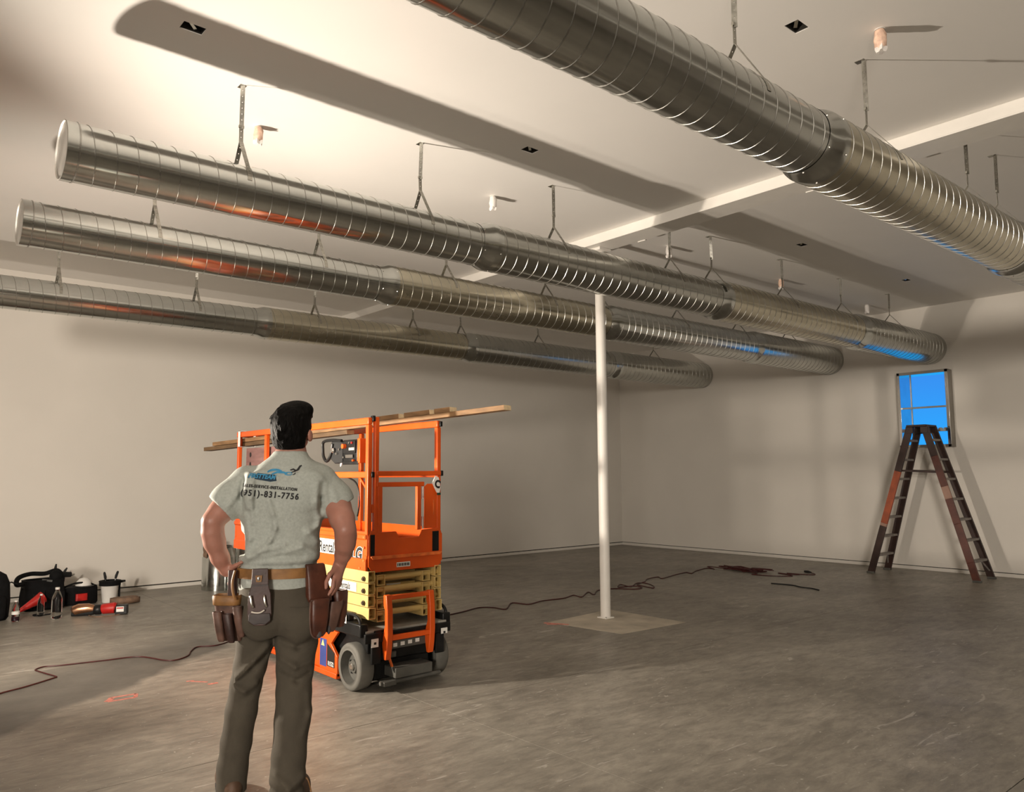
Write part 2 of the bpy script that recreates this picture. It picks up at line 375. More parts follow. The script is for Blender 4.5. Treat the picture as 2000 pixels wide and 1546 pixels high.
for a, b, w in [((5.50, 5.93), (5.62, 5.70), 0.05), ((5.47, 5.86), (5.54, 5.78), 0.03)]:
    mk.bar((*a, 0.0022), (*b, 0.0022), w, 0.001)
mk.build('spray_mark', 'pink_paint', fl, smooth=0)['label'] = 'faint pink smear at the corner of the pale patch'
# walls
GAP = 0.062
struct(MB().box(X0R, XR+0.25, YL, YL+0.25, GAP, ZC+0.3).build('wall_left', 'wall'))
WY0, WY1, WZ0, WZ1 = 4.585, 5.285, 1.88, 3.005
h = [(WY0, WY1, WZ0, WZ1)]
struct(grid_plane('x', XR, [Y0R, WY0, WY1, YL], [GAP, WZ0, WZ1, ZC+0.3], h, 0.25).build('wall_right', 'wall', fixn=False, smooth=0))
struct(MB().box(X0R-0.2, X0R, Y0R, YL, 0, ZC+0.3).build('wall_rear', 'wall'))
struct(MB().box(X0R, XR+0.25, Y0R-0.2, Y0R, 0, ZC+0.3).build('wall_near', 'wall'))
# recessed dark gap and pale plate under the drywall
bl = struct(MB().box(X0R, XR+0.25, YL+0.012, YL+0.25, 0.0, 0.045).build('baseboard_left', 'wall'))
MB().box(X0R, XR+0.25, YL+0.03, YL+0.25, 0.045, GAP).build('shadow_gap', 'dark', bl)
br = struct(MB().box(XR+0.012, XR+0.25, Y0R, YL+0.012, 0.0, 0.05).build('baseboard_right', 'wall'))
MB().box(XR+0.03, XR+0.25, Y0R, YL+0.03, 0.05, GAP).build('shadow_gap', 'dark', br)
# ceiling with five open electrical cut-outs
HOLES = [(1.387, 4.393), (4.024, 2.159), (3.997, 4.42), (8.08, 4.389), (10.689, 4.344)]
hs = [(x-0.062, x+0.062, y-0.042, y+0.042) for x, y in HOLES]
ul = [X0R, XR+0.25] + [q for a in hs for q in a[:2]]; vl = [Y0R, YL+0.25] + [q for a in hs for q in a[2:]]
struct(grid_plane('z', ZC, ul, vl, hs, 0.02).build('ceiling', 'ceil', fixn=False, smooth=0))
HL = ['open junction box cut-out in ceiling, nearest the camera on the left', 'open junction box cut-out in ceiling to the right of the big near duct',
      'open junction box cut-out in ceiling between the left-hand pair of near hangers and the beam', 'open junction box cut-out in ceiling just beyond the beam',
      'open junction box cut-out in ceiling farthest away, near the right wall']
for (x, y), lb in zip(HOLES, HL):
    t = thing('junction_box', lb, 'junction box', (x, y, ZC), 'electrical cut-outs in the ceiling')
    mb = MB(); a, b, hgt = 0.061, 0.041, 0.07
    mb.box(x-a, x+a, y-b, y+b, ZC+0.055, ZC+0.06); mb.box(x-a, x-a+0.004, y-b, y+b, ZC+0.004, ZC+0.055); mb.box(x+a-0.004, x+a, y-b, y+b, ZC+0.004, ZC+0.055)
    mb.box(x-a, x+a, y-b, y-b+0.004, ZC+0.004, ZC+0.055); mb.box(x-a, x+a, y+b-0.004, y+b, ZC+0.004, ZC+0.055)
    mb.build('box_shell', 'dark', t, smooth=0)
    MB().bar((x-0.03, y-0.02, ZC+0.03), (x+0.02, y+0.02, ZC+0.012), 0.02, 0.004).build('mounting_tab', 'screw', t)
    w = MB()
    for k in range(3): w.tube(catmull([(x-0.03+0.02*k, y+0.01, ZC+0.055), (x-0.02+0.02*k, y, ZC+0.03), (x-0.035+0.03*k, y-0.015, ZC+0.02)], 4), 0.0025, 5)
    w.build('wire_tails', 'black', t)
# beam and column
t = thing('ceiling_beam', 'white painted steel beam crossing under the ceiling above the column', 'beam', (6.13, 4, 3.93))
MB().box(6.0, 6.26, Y0R, YL, 3.945, ZC).build('beam_web', 'white_paint', t, bevel=0.004)
MB().box(5.985, 6.275, Y0R, YL, 3.932, 3.945).build('bottom_flange', 'white_paint', t, bevel=0.002)
for y in (2.55, 3.3, 5.2, 5.86):
    MB().box(6.27, 6.30, y-0.05, y+0.05, 3.925, 3.955).build('clip', 'white_paint', t, bevel=0.002)
t = thing('support_column', 'slim round white steel column standing on the pale concrete patch', 'column', (6.17, 5.70, 0))
cx, cy = 6.17, 5.708
MB().lathe([(0.054, 0.012), (0.054, 3.90)], 32, (cx, cy, 0), closed=True).build('shaft', 'white_paint', t)
MB().box(cx-0.064, cx+0.064, cy-0.064, cy+0.064, 0.0, 0.012).build('base_plate', 'white_paint', t, bevel=0.003)
MB().box(cx-0.09, cx+0.09, cy-0.09, cy+0.09, 3.90, 3.932).build('cap_plate', 'white_paint', t, bevel=0.003)
for sx in (-1, 1):
    for sy in (-1, 1): MB().lathe([(0.008, 0.012), (0.008, 0.02)], 6, (cx+sx*0.052, cy+sy*0.052, 0), closed=True).build('anchor_bolt', 'grey', t)
# wall opening with sheet metal sleeve and bars
wd = struct(bpy.data.objects.new('window_1', None)); COL.objects.link(wd); wd.location = (XR, 4.93, 2.44); ORG[wd.name] = Vector(wd.location)
fx, bx_ = XR-0.175, XR+0.27
MB().box(fx, bx_, WY1-0.006, WY1, WZ0, WZ1).build('sleeve_panel', 'sleeve', wd, smooth=0)
mb = MB(); mb.box(fx, bx_, WY0, WY0+0.006, WZ0, WZ1); mb.build('sleeve_panel', 'sleeve', wd, smooth=0)
MB().box(fx, bx_, WY0, WY1, WZ0, WZ0+0.006).build('sleeve_panel', 'sleeve', wd, smooth=0)
MB().box(fx, bx_, WY0, WY1, WZ1-0.006, WZ1).build('sleeve_panel', 'sleeve', wd, smooth=0)
MB().box(fx+0.01, XR, WY0-0.02, WY0-0.0005, WZ0-0.02, WZ1+0.02).build('outer_flange', 'sleeve_out', wd, bevel=0.002)
MB().box(fx+0.01, XR, WY1+0.0005, WY1+0.02, WZ0-0.02, WZ1+0.02).build('outer_flange', 'sleeve_out', wd, bevel=0.002)
for nm, z0, z1 in (('face_flange', WZ1-0.022, WZ1+0.02), ('face_flange', WZ0-0.02, WZ0+0.022)):
    MB().box(fx-0.004, fx+0.012, WY0-0.02, WY1+0.02, z0, z1).build(nm, 'sleeve_out', wd, bevel=0.002)
for y0, y1 in ((WY0-0.02, WY0+0.022), (WY1-0.022, WY1+0.02)):
    MB().box(fx-0.004, fx+0.012, y0, y1, WZ0-0.02, WZ1+0.02).build('face_flange', 'sleeve', wd, bevel=0.002)
MB().box(fx+0.02, fx+0.045, WY0, WY1, 2.455, 2.483).build('cross_bar', 'sleeve', wd, bevel=0.003)
MB().box(fx+0.20, fx+0.23, WY0, WY1, 2.105, 2.135).build('cross_bar', 'sleeve_out', wd, bevel=0.003)
mb = MB()
for k in range(9): mb.ell((fx+0.215, WY0+0.05+k*0.075, 2.145), (0.02, 0.036, 0.018), 8, 6)
mb.build('mortar_bead', 'pad', wd)
MB().box(bx_-0.012, bx_, WY1-0.016, WY1-0.006, WZ0, WZ1).build('jamb_edge', 'sleeve_out', wd, smooth=0)

# ================================================================== DUCTS
def duct(name, y, z0, start, secs, label, k=1.0, capped=True, mats=('galv', 'galv_dull', 'galv_dull', 'galv')):
    """secs: list of (x_end, radius); a reducer joins neighbours; axis climbs 4 mm per metre"""
    t = thing(name, label, 'duct', (start, y, z0), 'spiral ducts under the ceiling')
    zz = lambda x: z0 + 0.0042*(x-start)
    N = 56
    def ring(x, r): return [(x, y+r*math.cos(2*math.pi*i/N), zz(x)+r*math.sin(2*math.pi*i/N)) for i in range(N)]
    x = start
    for i, (xe, r) in enumerate(secs):
        xa = x + (0.0 if i == 0 else 0.085); xb = xe
        n = max(2, int((xb-xa)/0.3)); m = mats[i % len(mats)]
        sec = MB().loft([ring(xa+(xb-xa)*j/n, r) for j in range(n+1)], caps=False).build('duct_section', m, t, smooth=60)
        # raised lock seam winding round the section
        pitch = 0.1145; sx0 = xa + (0.075 if i == 0 else 0.05); turns = (xb-0.03-sx0)/pitch; steps = int(turns*36)
        ph = 1.7*i; w = 0.0034; hh = 0.0028; vs = []; fs = []
        for j in range(steps+1):
            a = 2*math.pi*j/36 + ph; xx = sx0 + pitch*j/36; ca, sa = math.cos(a), math.sin(a); zc = zz(xx)
            for dx, rr in ((-w, r-0.0006), (-w*0.55, r+hh), (w*0.55, r+hh), (w, r-0.0006)):
                vs.append((xx+dx, y+rr*ca, zc+rr*sa))
        for j in range(steps):
            for q in range(3): fs.append((j*4+q, j*4+q+1, (j+1)*4+q+1, (j+1)*4+q))
        MB().add(vs, fs).build('spiral_seam', 'seam', sec, smooth=60, fixn=False)
        if i < len(secs)-1:
            rn = secs[i+1][1]
            prof = [(xb-0.05, r+0.0025), (xb, r+0.0025), (xb+0.065, rn-0.001), (xb+0.085, rn+0.0025), (xb+0.13, rn+0.0025)]
            rd = MB().loft([ring(px_, pr) for px_, pr in prof], caps=False).build('reducer', 'galv', t, smooth=50)
            sb = MB()
            for q in range(6):
                a = 2*math.pi*q/6 + 0.5
                for xx, rr in ((xb-0.03, r+0.003), (xb+0.11, rn+0.003)):
                    sb.ell((xx, y+rr*math.cos(a), zz(xx)+rr*math.sin(a)), (0.006, 0.006, 0.006), 6, 4)
            sb.build('screw', 'screw', rd)['kind'] = 'stuff'
        x = xe
    r = secs[0][1]
    if capped:
        cp = MB().loft([ring(px_, pr) for px_, pr in [(start+0.06, r+0.003), (start-0.002, r+0.003)]], caps=False)
        cp.m = 1; cp.loft([ring(px_, pr) for px_, pr in [(start-0.002, r+0.003), (start-0.004, r-0.002), (start+0.004, r-0.004), (start+0.0045, 0.001)]], caps=False)
        cp = cp.build('end_cap', ['galv', 'galv_end'], t, smooth=40)
        MB().loft([ring(start+0.056, r+0.005), ring(start+0.064, r+0.005)], caps=False).build('bead', 'seam', cp)
    return lambda xx: (zz(xx), next((rr for xe, rr in secs if xx < xe), secs[-1][1]))
XE = XR - 0.004
SEC = lambda k=1.0, o=0.0: [(3.80+o, 0.166*k), (6.98+o, 0.192*k), (10.13+o, 0.215*k), (XE, 0.238*k)]
D = {}
D[1] = duct('spiral_duct', 2.08, 3.277, 0.80, [(3.90, 0.175), (7.07, 0.199), (10.2, 0.222), (XE, 0.245)],
            'largest looking galvanized spiral duct, crossing the top right corner of the photo', capped=True, mats=('galv', 'galv_warm', 'galv_dull', 'galv'))
D[2] = duct('spiral_duct', 4.85, 3.323, 0.845, SEC(), 'galvanized spiral duct with bright round end cap, ending just above the wall opening', mats=('galv', 'galv_dull', 'galv_warm', 'galv_dull'))
D[3] = duct('spiral_duct', 6.46, 3.323, 0.885, SEC(1.0, 0.05), 'galvanized spiral duct with end cap, middle one of the three left ducts', mats=('galv', 'galv_warm', 'galv', 'galv_dull'))
D[4] = duct('spiral_duct', 9.05, 3.323, 0.86, [(3.71, 0.166), (6.83, 0.192), (9.97, 0.215), (XE, 0.238)],
            'galvanized spiral duct farthest left, hung closest to the long wall', mats=('galv', 'galv_warm', 'galv_dull', 'galv_dull'))
DY = {1: 2.08, 2: 4.85, 3: 6.46, 4: 9.05}
ORD = ['first', 'second', 'third', 'fourth', 'fifth', 'sixth', 'seventh', 'eighth', 'ninth']
DN = {1: 'the big near duct at top right', 2: 'the duct ending above the wall opening', 3: 'the middle left duct', 4: 'the duct along the left wall'}
def perforated(mb, a, b, w, th, wdir):
    """flat strap a->b with punched holes; wdir = width direction"""
    a = Vector(a); b = Vector(b); L = (b-a).length; d = (b-a)/L; wv = Vector(wdir).normalized()
    nrm = d.cross(wv).normalized()
    def seg(s0, s1, o0, o1):
        p = a+d*s0 + wv*(o0+o1)/2; q = a+d*s1 + wv*(o0+o1)/2
        mb.bar(p, q, abs(o1-o0), th, nrm)
    pos = 0.0; step = 0.04
    while pos < L-1e-4:
        e1 = min(pos+step-0.006, L); seg(pos, e1, -w/2, w/2)
        e2 = min(e1+0.006, L)
        if e2 > e1+1e-4: seg(e1, e2, -w/2, -0.003); seg(e1, e2, 0.003, w/2)
        pos = e2
HG = {1: [3.27, 4.677, 6.31, 6.95, 8.45, 9.9], 2: [1.86, 3.26, 4.66, 6.29, 7.0, 8.43, 9.885, 11.31],
      3: [1.80, 3.22, 4.66, 6.07, 7.0, 8.50, 9.93, 11.32], 4: [1.61, 3.0, 4.47, 5.95, 6.79, 8.33, 9.8, 11.18]}
for k, lst in HG.items():
    for i, x in enumerate(lst):
        z, r = D[k](x); y = DY[k]; under = 3.932 if 5.985 <= x <= 6.275 else ZC
        nth = 'only hanger' if len(lst) == 1 else ORD[i] + ' strap hanger'
        t = thing('duct_hanger', '%s from the left on %s' % (nth, DN[k]), 'hanger', (x, y, under), 'strap hangers of ' + DN[k])
        ln = random.uniform(-0.012, 0.012); zs = z + r + (0.16 if r < 0.18 else 0.13)
        w = 0.028; mb = MB(); tw = random.uniform(-0.95, -0.35); wd_ = (math.cos(tw), math.sin(tw), 0)
        perforated(mb, (x, y, under-0.002), (x+ln, y, zs+0.09), w, 0.0022, wd_)
        perforated(mb, (x+ln, y+0.003, zs+0.11), (x+ln*0.6, y+0.003, zs), w, 0.0022, (1, 0, 0))
        mb.build('strap', 'strap', t, smooth=0)
        MB().box(x-w/2-0.004, x+w/2+0.01, y-0.004, y+0.05, under-0.004, under).build('top_bracket', 'strap', t)
        MB().box(x+ln-w/2-0.003, x+ln+w/2+0.003, y-0.004, y+0.008, zs+0.095, zs+0.112).build('clip', 'strap', t)
        for s in (-1, 1):
            # tangent from split point to the duct, then wrapped a little way down its side
            dd = zs-z; th = math.acos((r+0.002)/dd); a0 = math.pi/2 - s*th
            pts = [(x+ln*0.6, y, zs)] + [(x, y+(r+0.002)*math.cos(a0-s*q), z+(r+0.002)*math.sin(a0-s*q)) for q in (0, 0.14, 0.28, 0.42)]
            lg = MB()
            perforated(lg, pts[0], pts[1], w, 0.0022, (1, 0, 0))
            for p, q in zip(pts[1:], pts[2:]): lg.bar(p, q, w, 0.0022, Vector((0, p[1]-y, p[2]-z)))
            lg.build('wrap_leg', 'strap', t, smooth=0)
# sprinkler drops wrapped in plastic
SPK = [(2.188, 5.381, 'beside the near hanger of the end-capped duct, upper left'), (4.425, 5.405, 'behind the end-capped duct, left of the beam'),
       (4.422, 1.865, 'with orange plastic, top right above the big near duct'), (6.95, 5.37, 'just beyond the beam'),
       (9.328, 5.384, 'behind a hanger in the far bay, midway to right wall'), (11.814, 5.401, 'farthest away, close to the right wall')]
for i, (x, y, w) in enumerate(SPK):
    t = thing('sprinkler_drop', 'wrapped ceiling sprinkler drop ' + w, 'sprinkler', (x, y, ZC), 'wrapped sprinkler drops')
    MB().lathe([(0.03, ZC-0.004), (0.03, ZC)], 16, (x, y, 0), closed=True).build('ceiling_plate', 'white_plastic', t)
    MB().lathe([(0.014, ZC-0.11), (0.014, ZC)], 10, (x, y, 0), closed=True).build('pipe_stub', 'pvc_white', t)
    rg = []
    for zz_, rr in ((0.006, 0.026), (0.03, 0.033), (0.07, 0.034), (0.105, 0.031), (0.118, 0.024)):
        rg.append([(x+rr*(1+0.13*math.sin(3*a+7*zz_*10+i))*math.cos(a), y+rr*(1+0.13*math.sin(3*a+7*zz_*10+i))*math.sin(a), ZC-zz_) for a in [2*math.pi*q/14 for q in range(14)]])
    MB().loft(rg).build('plastic_wrap', 'pvc_wrap' if i in (0, 2, 4) else 'pvc_white', t, smooth=60)
    rg = []
    for zz_, rr in ((0.105, 0.029), (0.12, 0.030), (0.135, 0.024)):
        rg.append([(x+rr*(1+0.25*math.sin(5*a+i))*math.cos(a), y+rr*(1+0.25*math.sin(5*a+i))*math.sin(a), ZC-zz_-0.006*math.sin(3*a)) for a in [2*math.pi*q/20 for q in range(20)]])
    MB().loft(rg).build('wrap_hem', 'pvc_white', t, smooth=60)
# ================================================================== SCISSOR LIFT
LX0, LX1, LY0, LY1 = 2.85, 3.47, 4.89, 7.30
t = LIFT = thing('scissor_lift', 'orange and cream scissor lift with railed platform, parked behind the man', 'lift', (3.16, 6.0, 0))
ZD = 0.83
# platform
MB().box(LX0+0.02, LX1-0.02, LY0+0.01, LY1, ZD+0.01, ZD+0.045).build('platform_deck', 'greydk', t, bevel=0.003)
def side_panel(x, s):
    """pressed toe board, s = outward direction"""
    prof = [(0.0, ZD), (0.012, ZD), (0.012, ZD+0.075), (0.004, ZD+0.085), (0.004, ZD+0.21), (0.014, ZD+0.222), (0.014, ZD+0.245), (0.004, ZD+0.255), (0.004, ZD+0.268), (-0.012, ZD+0.272), (-0.012, ZD+0.26), (-0.006, ZD+0.26), (-0.006, ZD)]
    mb = MB(); n = len(prof)
    vs = [(x+s*u, y, z) for y in (LY0, LY1) for u, z in prof]
    mb.add(vs, [tuple(range(n)), tuple(range(2*n-1, n-1, -1))] + [(i, i+n, (i+1) % n+n, (i+1) % n) for i in range(n)])
    return mb.build('toe_board', 'orange', t)
tb = side_panel(LX0, -1); tb2 = side_panel(LX1, 1)
for y in (5.15, 5.62, 6.1, 6.6, 7.1):
    MB().box(LX0-0.016, LX0-0.003, y, y+0.07, ZD+0.225, ZD+0.243).build('slot_lip', 'orange_worn', tb, bevel=0.004)
# end plate (chamfered, notched) facing the column
EP = [(2.855, 0.86), (2.885, 0.815), (3.445, 0.815), (3.485, 0.865), (3.485, 1.055), (3.455, 1.105), (3.41, 1.10), (3.30, 1.093), (3.275, 1.045), (3.105, 1.045), (3.08, 1.093), (2.93, 1.093), (2.905, 1.105), (2.875, 1.105), (2.855, 1.07)]
MB().prism(EP, 'y', LY0-0.012, LY0).build('end_plate', 'orange', t, bevel=0.002)
MB().prism([(2.87, 0.92), (2.885, 0.905), (3.46, 0.905), (3.475, 0.92), (3.475, 0.928), (2.87, 0.928)], 'y', LY0-0.026, LY0-0.013).build('plate_lip', 'orange_worn', t, bevel=0.002)
for x0, x1 in ((2.868, 2.902), (3.395, 3.452)):
    MB().box(x0, x1, LY0-0.015, LY0-0.0125, 0.932, 1.078).build('hand_slot', 'black', t, smooth=0)
MB().box(3.085, 3.20, LY0-0.0145, LY0-0.0122, 0.838, 0.872).build('serial_sticker', 'sticker', t, smooth=0)
mb = MB()
for k in range(9): mb.box(3.09+k*0.012, 3.096+k*0.012+0.003*(k % 2), LY0-0.0155, LY0-0.0145, 0.845, 0.865)
o = mb.build('barcode', 'ink', t, smooth=0); o['kind'] = 'stuff'
MB().prism(EP, 'y', LY1, LY1+0.012).build('end_plate', 'orange', t, bevel=0.002)
# rails
def rail(name, a, b, w=0.034, hh=0.05, upv=(0, 0, 1), mat='orange'):
    return MB().bar(a, b, w, hh, upv).build(name, mat, t, bevel=0.006)
ZT, ZM = 1.882, 1.50
for x in (LX0+0.012, LX1-0.012):
    rail('top_rail', (x, LY0-0.005, ZT), (x, LY1+0.02, ZT))
    rail('mid_rail', (x, LY0, ZM), (x, LY1, ZM), 0.032, 0.045)
for y in (LY0+0.012, 6.66, LY1-0.02):
    rail('rail_post', (LX0+0.012, y, ZD+0.10), (LX0+0.012, y, ZT-0.026), 0.036, 0.04, (0, 1, 0))
for y in (LY0+0.012, 6.05, LY1-0.02):
    rail('rail_post', (LX1-0.012, y, ZD+0.10), (LX1-0.012, y, ZT-0.026), 0.036, 0.04, (0, 1, 0))
rail('rail_post', (LX0+0.066, LY0+0.006, ZD+0.22), (LX0+0.066, LY0+0.006, ZT+0.03), 0.036, 0.036, (0, 1, 0))
rail('top_rail', (LX0, LY1, ZT), (LX1, LY1, ZT)); rail('mid_rail', (LX0, LY1, ZM), (LX1, LY1, ZM), 0.032, 0.045)
rail('chain_bar', (LX0+0.06, LY0-0.004, ZM+0.008), (LX1+0.004, LY0-0.004, ZM+0.008), 0.03, 0.036)
for x, z in ((LX1+0.008, ZM+0.008), (LX1+0.0, ZT), (LX0+0.034, ZT+0.018), (LX0+0.03, ZM)):
    MB().box(x-0.011, x+0.011, LY0-0.022, LY0+0.014, z-0.02, z+0.02).build('end_stopper', 'black', t, bevel=0.004)
for z0 in (1.26, ):
    MB().box(LX0+0.03, LX0+0.11, LY0-0.008, LY0+0.02, z0-0.03, z0+0.03).build('latch_plate', 'orange', t, bevel=0.003)
MB().bar((LX0+0.012, LY0+0.13, ZM-0.02), (LX0+0.012, LY0+0.03, ZM-0.10), 0.016, 0.016).build('corner_brace', 'orange', t, bevel=0.002)
# entry gate
g0, g1, gz0, gz1 = LX0+0.075, LX0+0.475, 1.095, 1.445
gt = empty_part('gate', t)
for a, b, ux in (((g0+0.018, LY0-0.002, gz0), (g0+0.018, LY0-0.002, gz1-0.03), (0, 1, 0)), ((g1-0.05, LY0-0.002, gz0), (g1-0.05, LY0-0.002, gz1-0.03), (0, 1, 0))):
    MB().bar(a, b, 0.036, 0.03, ux).build('gate_stile', 'orange', gt, bevel=0.004)
MB().bar((g0-0.012, LY0-0.002, gz1-0.016), (g1-0.005, LY0-0.002, gz1-0.016), 0.03, 0.034).build('gate_rail', 'orange', gt, bevel=0.004)
MB().lathe([(0.009, 1.10), (0.009, 1.19)], 10, (g1-0.014, LY0-0.008, 0), closed=True).build('hinge_pin', 'chrome', gt)
MB().lathe([(0.009, 1.32), (0.009, 1.41)], 10, (g1-0.014, LY0-0.008, 0), closed=True).build('hinge_pin', 'chrome', gt)
MB().prism([(g1+0.004, 1.10), (LX1-0.03, 1.10), (LX1-0.03, 1.43), (g1+0.03, 1.43), (g1+0.004, 1.41)], 'y', LY0-0.003, LY0+0.003).build('hinge_plate', 'orange', t, bevel=0.001)
MB().bar((LX1-0.062, LY0-0.006, 1.20), (LX1-0.062, LY0-0.006, 1.31), 0.008, 0.004, (0, 1, 0)).build('bright_strip', 'orange_worn', t)
# hang tag on the right corner post
tg = MB(); tg.prism([(3.385, 1.435), (3.415, 1.49), (3.445, 1.475), (3.462, 1.40), (3.45, 1.355), (3.425, 1.365)], 'y', LY0-0.024, LY0-0.018)
tgo = tg.build('hang_tag', 'tape', t, bevel=0.001)
vs, fs = text_mesh('C', 0.075, offset=0.004)
MB().add([(3.432+u*0.9+v*0.25, LY0-0.0255, 1.425+v-u*0.3) for u, v in vs], fs).build('tag_letter', 'ink', tgo, smooth=0)
MB().box(3.432, 3.462, LY0-0.0245, LY0-0.0175, 1.345, 1.362).build('tag_tip', MT.setdefault('green', pm('green_plastic', (0.01, 0.06, 0.035), 0.5)), tgo)
# decals on the long side
def side_text(body, y, z, size, x, mat, parent, name, shear=0.0, offset=0.0, sx=1.0):
    vs, fs = text_mesh(body, size, shear, offset, 1.0, sx)
    return MB().add([(x, y-u, z+v) for u, v in vs], fs).build(name, mat, parent, smooth=0)
xs_ = LX0-0.0065
st = MB().box(xs_, xs_+0.002, 5.26, 5.78, 0.905, 1.02).build('sticker', 'sticker', t, smooth=0)
side_text('Rentals', 5.46, 0.957, 0.115, xs_-0.0008, 'ink', st, 'lettering', 0, 0.002, 0.82)
lg = side_text('JLG', 5.045, 0.935, 0.125, xs_-0.0004, 'sticker', t, 'logo_outline', 0.15, 0.010, 1.0)
side_text('JLG', 5.045, 0.935, 0.125, xs_-0.0012, 'ink', lg, 'logo', 0.15, 0.0055, 1.0)
# hex bolts
for y, z in ((4.915, 0.99), (4.915, 1.06), (4.915, 0.90), (4.97, 0.845)):
    MB().lathe([(0.009, LX0-0.016), (0.009, LX0-0.004)], 6, (0, y, z), axis='x', closed=True).build('hex_bolt', 'orange_worn', t)
# scissor stack : hollow rectangular arms, cross tubes, pins
Y0a, Y1a = LY0-0.02, 6.55
zb = [0.747, 0.664, 0.581, 0.498]; zh = 0.082
for i, z in enumerate(zb):
    o2 = 0.0 if i < 3 else -0.012
    for x0, x1 in ((LX0+0.0, LX0+0.055), (LX1-0.055, LX1)):
        MB().htube(x0, x1, z, z+zh-0.003, Y0a+o2, Y1a).build('scissor_arm', 'cream', t, bevel=0.002)
    for x0, x1 in ((LX0+0.085, LX0+0.15), (LX1-0.15, LX1-0.085)):
        MB().htube(x0, x1, z-0.03, z+zh-0.035, Y0a+0.02, Y1a).build('scissor_arm', 'cream', t, bevel=0.002)
    MB().tube([(LX0+0.004, Y0a+0.055, z+0.026), (LX1-0.004, Y0a+0.055, z+0.026)], 0.021, 14).build('cross_tube', 'cream', t)
    if i < 3:
        MB().box(LX0+0.17, LX1-0.17, Y0a+0.09, Y0a+0.11, z-0.01, z+0.055).build('cross_plate', 'cream', t, bevel=0.003)
        for xx, dd in ((LX0-0.004, -1), (LX1+0.004, 1)):
            mb = MB(); mb.lathe([(0.0175, xx), (0.0175, xx+dd*0.006), (0.011, xx+dd*0.006), (0.011, xx+dd*0.014), (0.002, xx+dd*0.014)], 16, (0, Y0a+0.055, z+0.026), axis='x')
            mb.build('pivot_pin', 'brown_pin' if 'brown_pin' in MT else MT.setdefault('brown_pin', pm('rusty_pin', (0.10, 0.075, 0.05), 0.5, 0.6)), t)
st = MB().box(LX0-0.003, LX0-0.001, 5.03, 5.50, 0.672, 0.735).build('sticker', 'sticker', t, smooth=0)
side_text('Rentals', 5.20, 0.702, 0.066, LX0-0.0038, 'ink', st, 'lettering', 0, 0.0015, 0.85)
st = MB().box(LX0+0.20, LX0+0.32, Y0a+0.087, Y0a+0.089, 0.663, 0.715).build('warning_sticker', 'sticker', t, smooth=0)
MB().box(LX0+0.16, LX0+0.20, Y0a+0.086, Y0a+0.089, 0.665, 0.71).build('warning_sticker', 'ink', t, smooth=0)
# chassis
CX0, CX1 = 2.80, 3.52
MB().box(CX0+0.06, CX1-0.06, LY0+0.0, 6.70, 0.20, 0.40).build('chassis_box', 'black', t, bevel=0.01)
MB().box(CX0+0.02, CX1-0.02, LY0-0.05, 6.72, 0.40, 0.425).build('chassis_top', 'grey', t, bevel=0.004)
MB().box(CX0+0.08, CX0+0.20, LY0-0.07, LY0-0.05, 0.36, 0.425).build('front_lip', 'black', t, bevel=0.004)
MB().box(CX0+0.0, CX1-0.0, LY0-0.075, LY0-0.05, 0.345, 0.412).build('front_bumper', 'black', t, bevel=0.006)
for x0, x1 in ((CX0-0.02, CX0+0.045), (CX1-0.045, CX1+0.025)):
    MB().box(x0, x1, LY0-0.04, 5.42, 0.385, 0.475).build('side_tray', 'black', t, bevel=0.01)
    MB().box(x0+0.01, x1-0.01, 5.03, 5.36, 0.475, 0.535).build('corner_block', 'black', t, bevel=0.008)
    xm = (x0+x1)/2 + (-0.012 if x0 < 3 else 0.012)
    MB().tube(catmull([(xm, 5.06, 0.525), (xm, 4.96, 0.525), (xm, 4.895, 0.50), (xm, 4.875, 0.44), (xm, 4.90, 0.40), (xm, 4.96, 0.395)], 5), 0.012, 10).build('tie_down_loop', 'black', t)
MB().box(CX0-0.023, CX0-0.0205, 5.04, 5.14, 0.46, 0.52).build('warning_sticker', 'sticker', t, smooth=0)
mb = MB()
for k in range(4): mb.box(CX0-0.024, CX0-0.023, 5.05+k*0.022, 5.064+k*0.022, 0.47, 0.51)
mb.build('sticker_marks', 'ink', t, smooth=0)['kind'] = 'stuff'
for x in (CX0+0.075, CX1-0.06):
    s_ = MB().box(x-0.028, x+0.028, LY0-0.0775, LY0-0.0752, 0.318 if x < 3 else 0.335, 0.375).build('tie_down_sticker', 'sticker', t, smooth=0)
    MB().box(x-0.008, x+0.010, LY0-0.079, LY0-0.0776, 0.336, 0.352).build('tie_down_mark', 'ink', s_, smooth=0)
MB().box(CX0+0.055, CX0+0.13, LY0-0.07, LY0-0.05, 0.20, 0.345).build('axle_bracket', 'black', t, bevel=0.006)
MB().box(CX1-0.13, CX1-0.055, LY0-0.07, LY0-0.05, 0.20, 0.345).build('axle_bracket', 'black', t, bevel=0.006)
pn = MB().box(CX0+0.21, CX1-0.22, LY0-0.07, LY0-0.05, 0.285, 0.34).build('control_panel', 'greydk', t, bevel=0.003)
for k in range(4):
    MB().box(CX0+0.225+k*0.062, CX0+0.258+k*0.062, LY0-0.0725, LY0-0.070, 0.298+0.003*k, 0.323+0.003*k).build('panel_label', 'sticker', pn, smooth=0)
MB().box(CX0+0.19, CX0+0.26, LY0-0.06, LY0-0.045, 0.225, 0.265).build('connector', 'greydk', t, bevel=0.004)
MB().bar((CX0+0.175, LY0-0.10, 0.24), (CX0+0.20, LY0-0.10, 0.175), 0.02, 0.01).build('red_strap', 'orange_worn', t)
MB().box(CX0+0.21, CX1-0.20, LY0-0.13, LY0+0.02, 0.095, 0.165).build('battery_step', 'greydk', t, bevel=0.006)
MB().tube([(CX0+0.10, LY0-0.105, 0.075), (CX1-0.12, LY0-0.105, 0.075)], 0.014, 10).build('tie_rod', 'greydk', t)
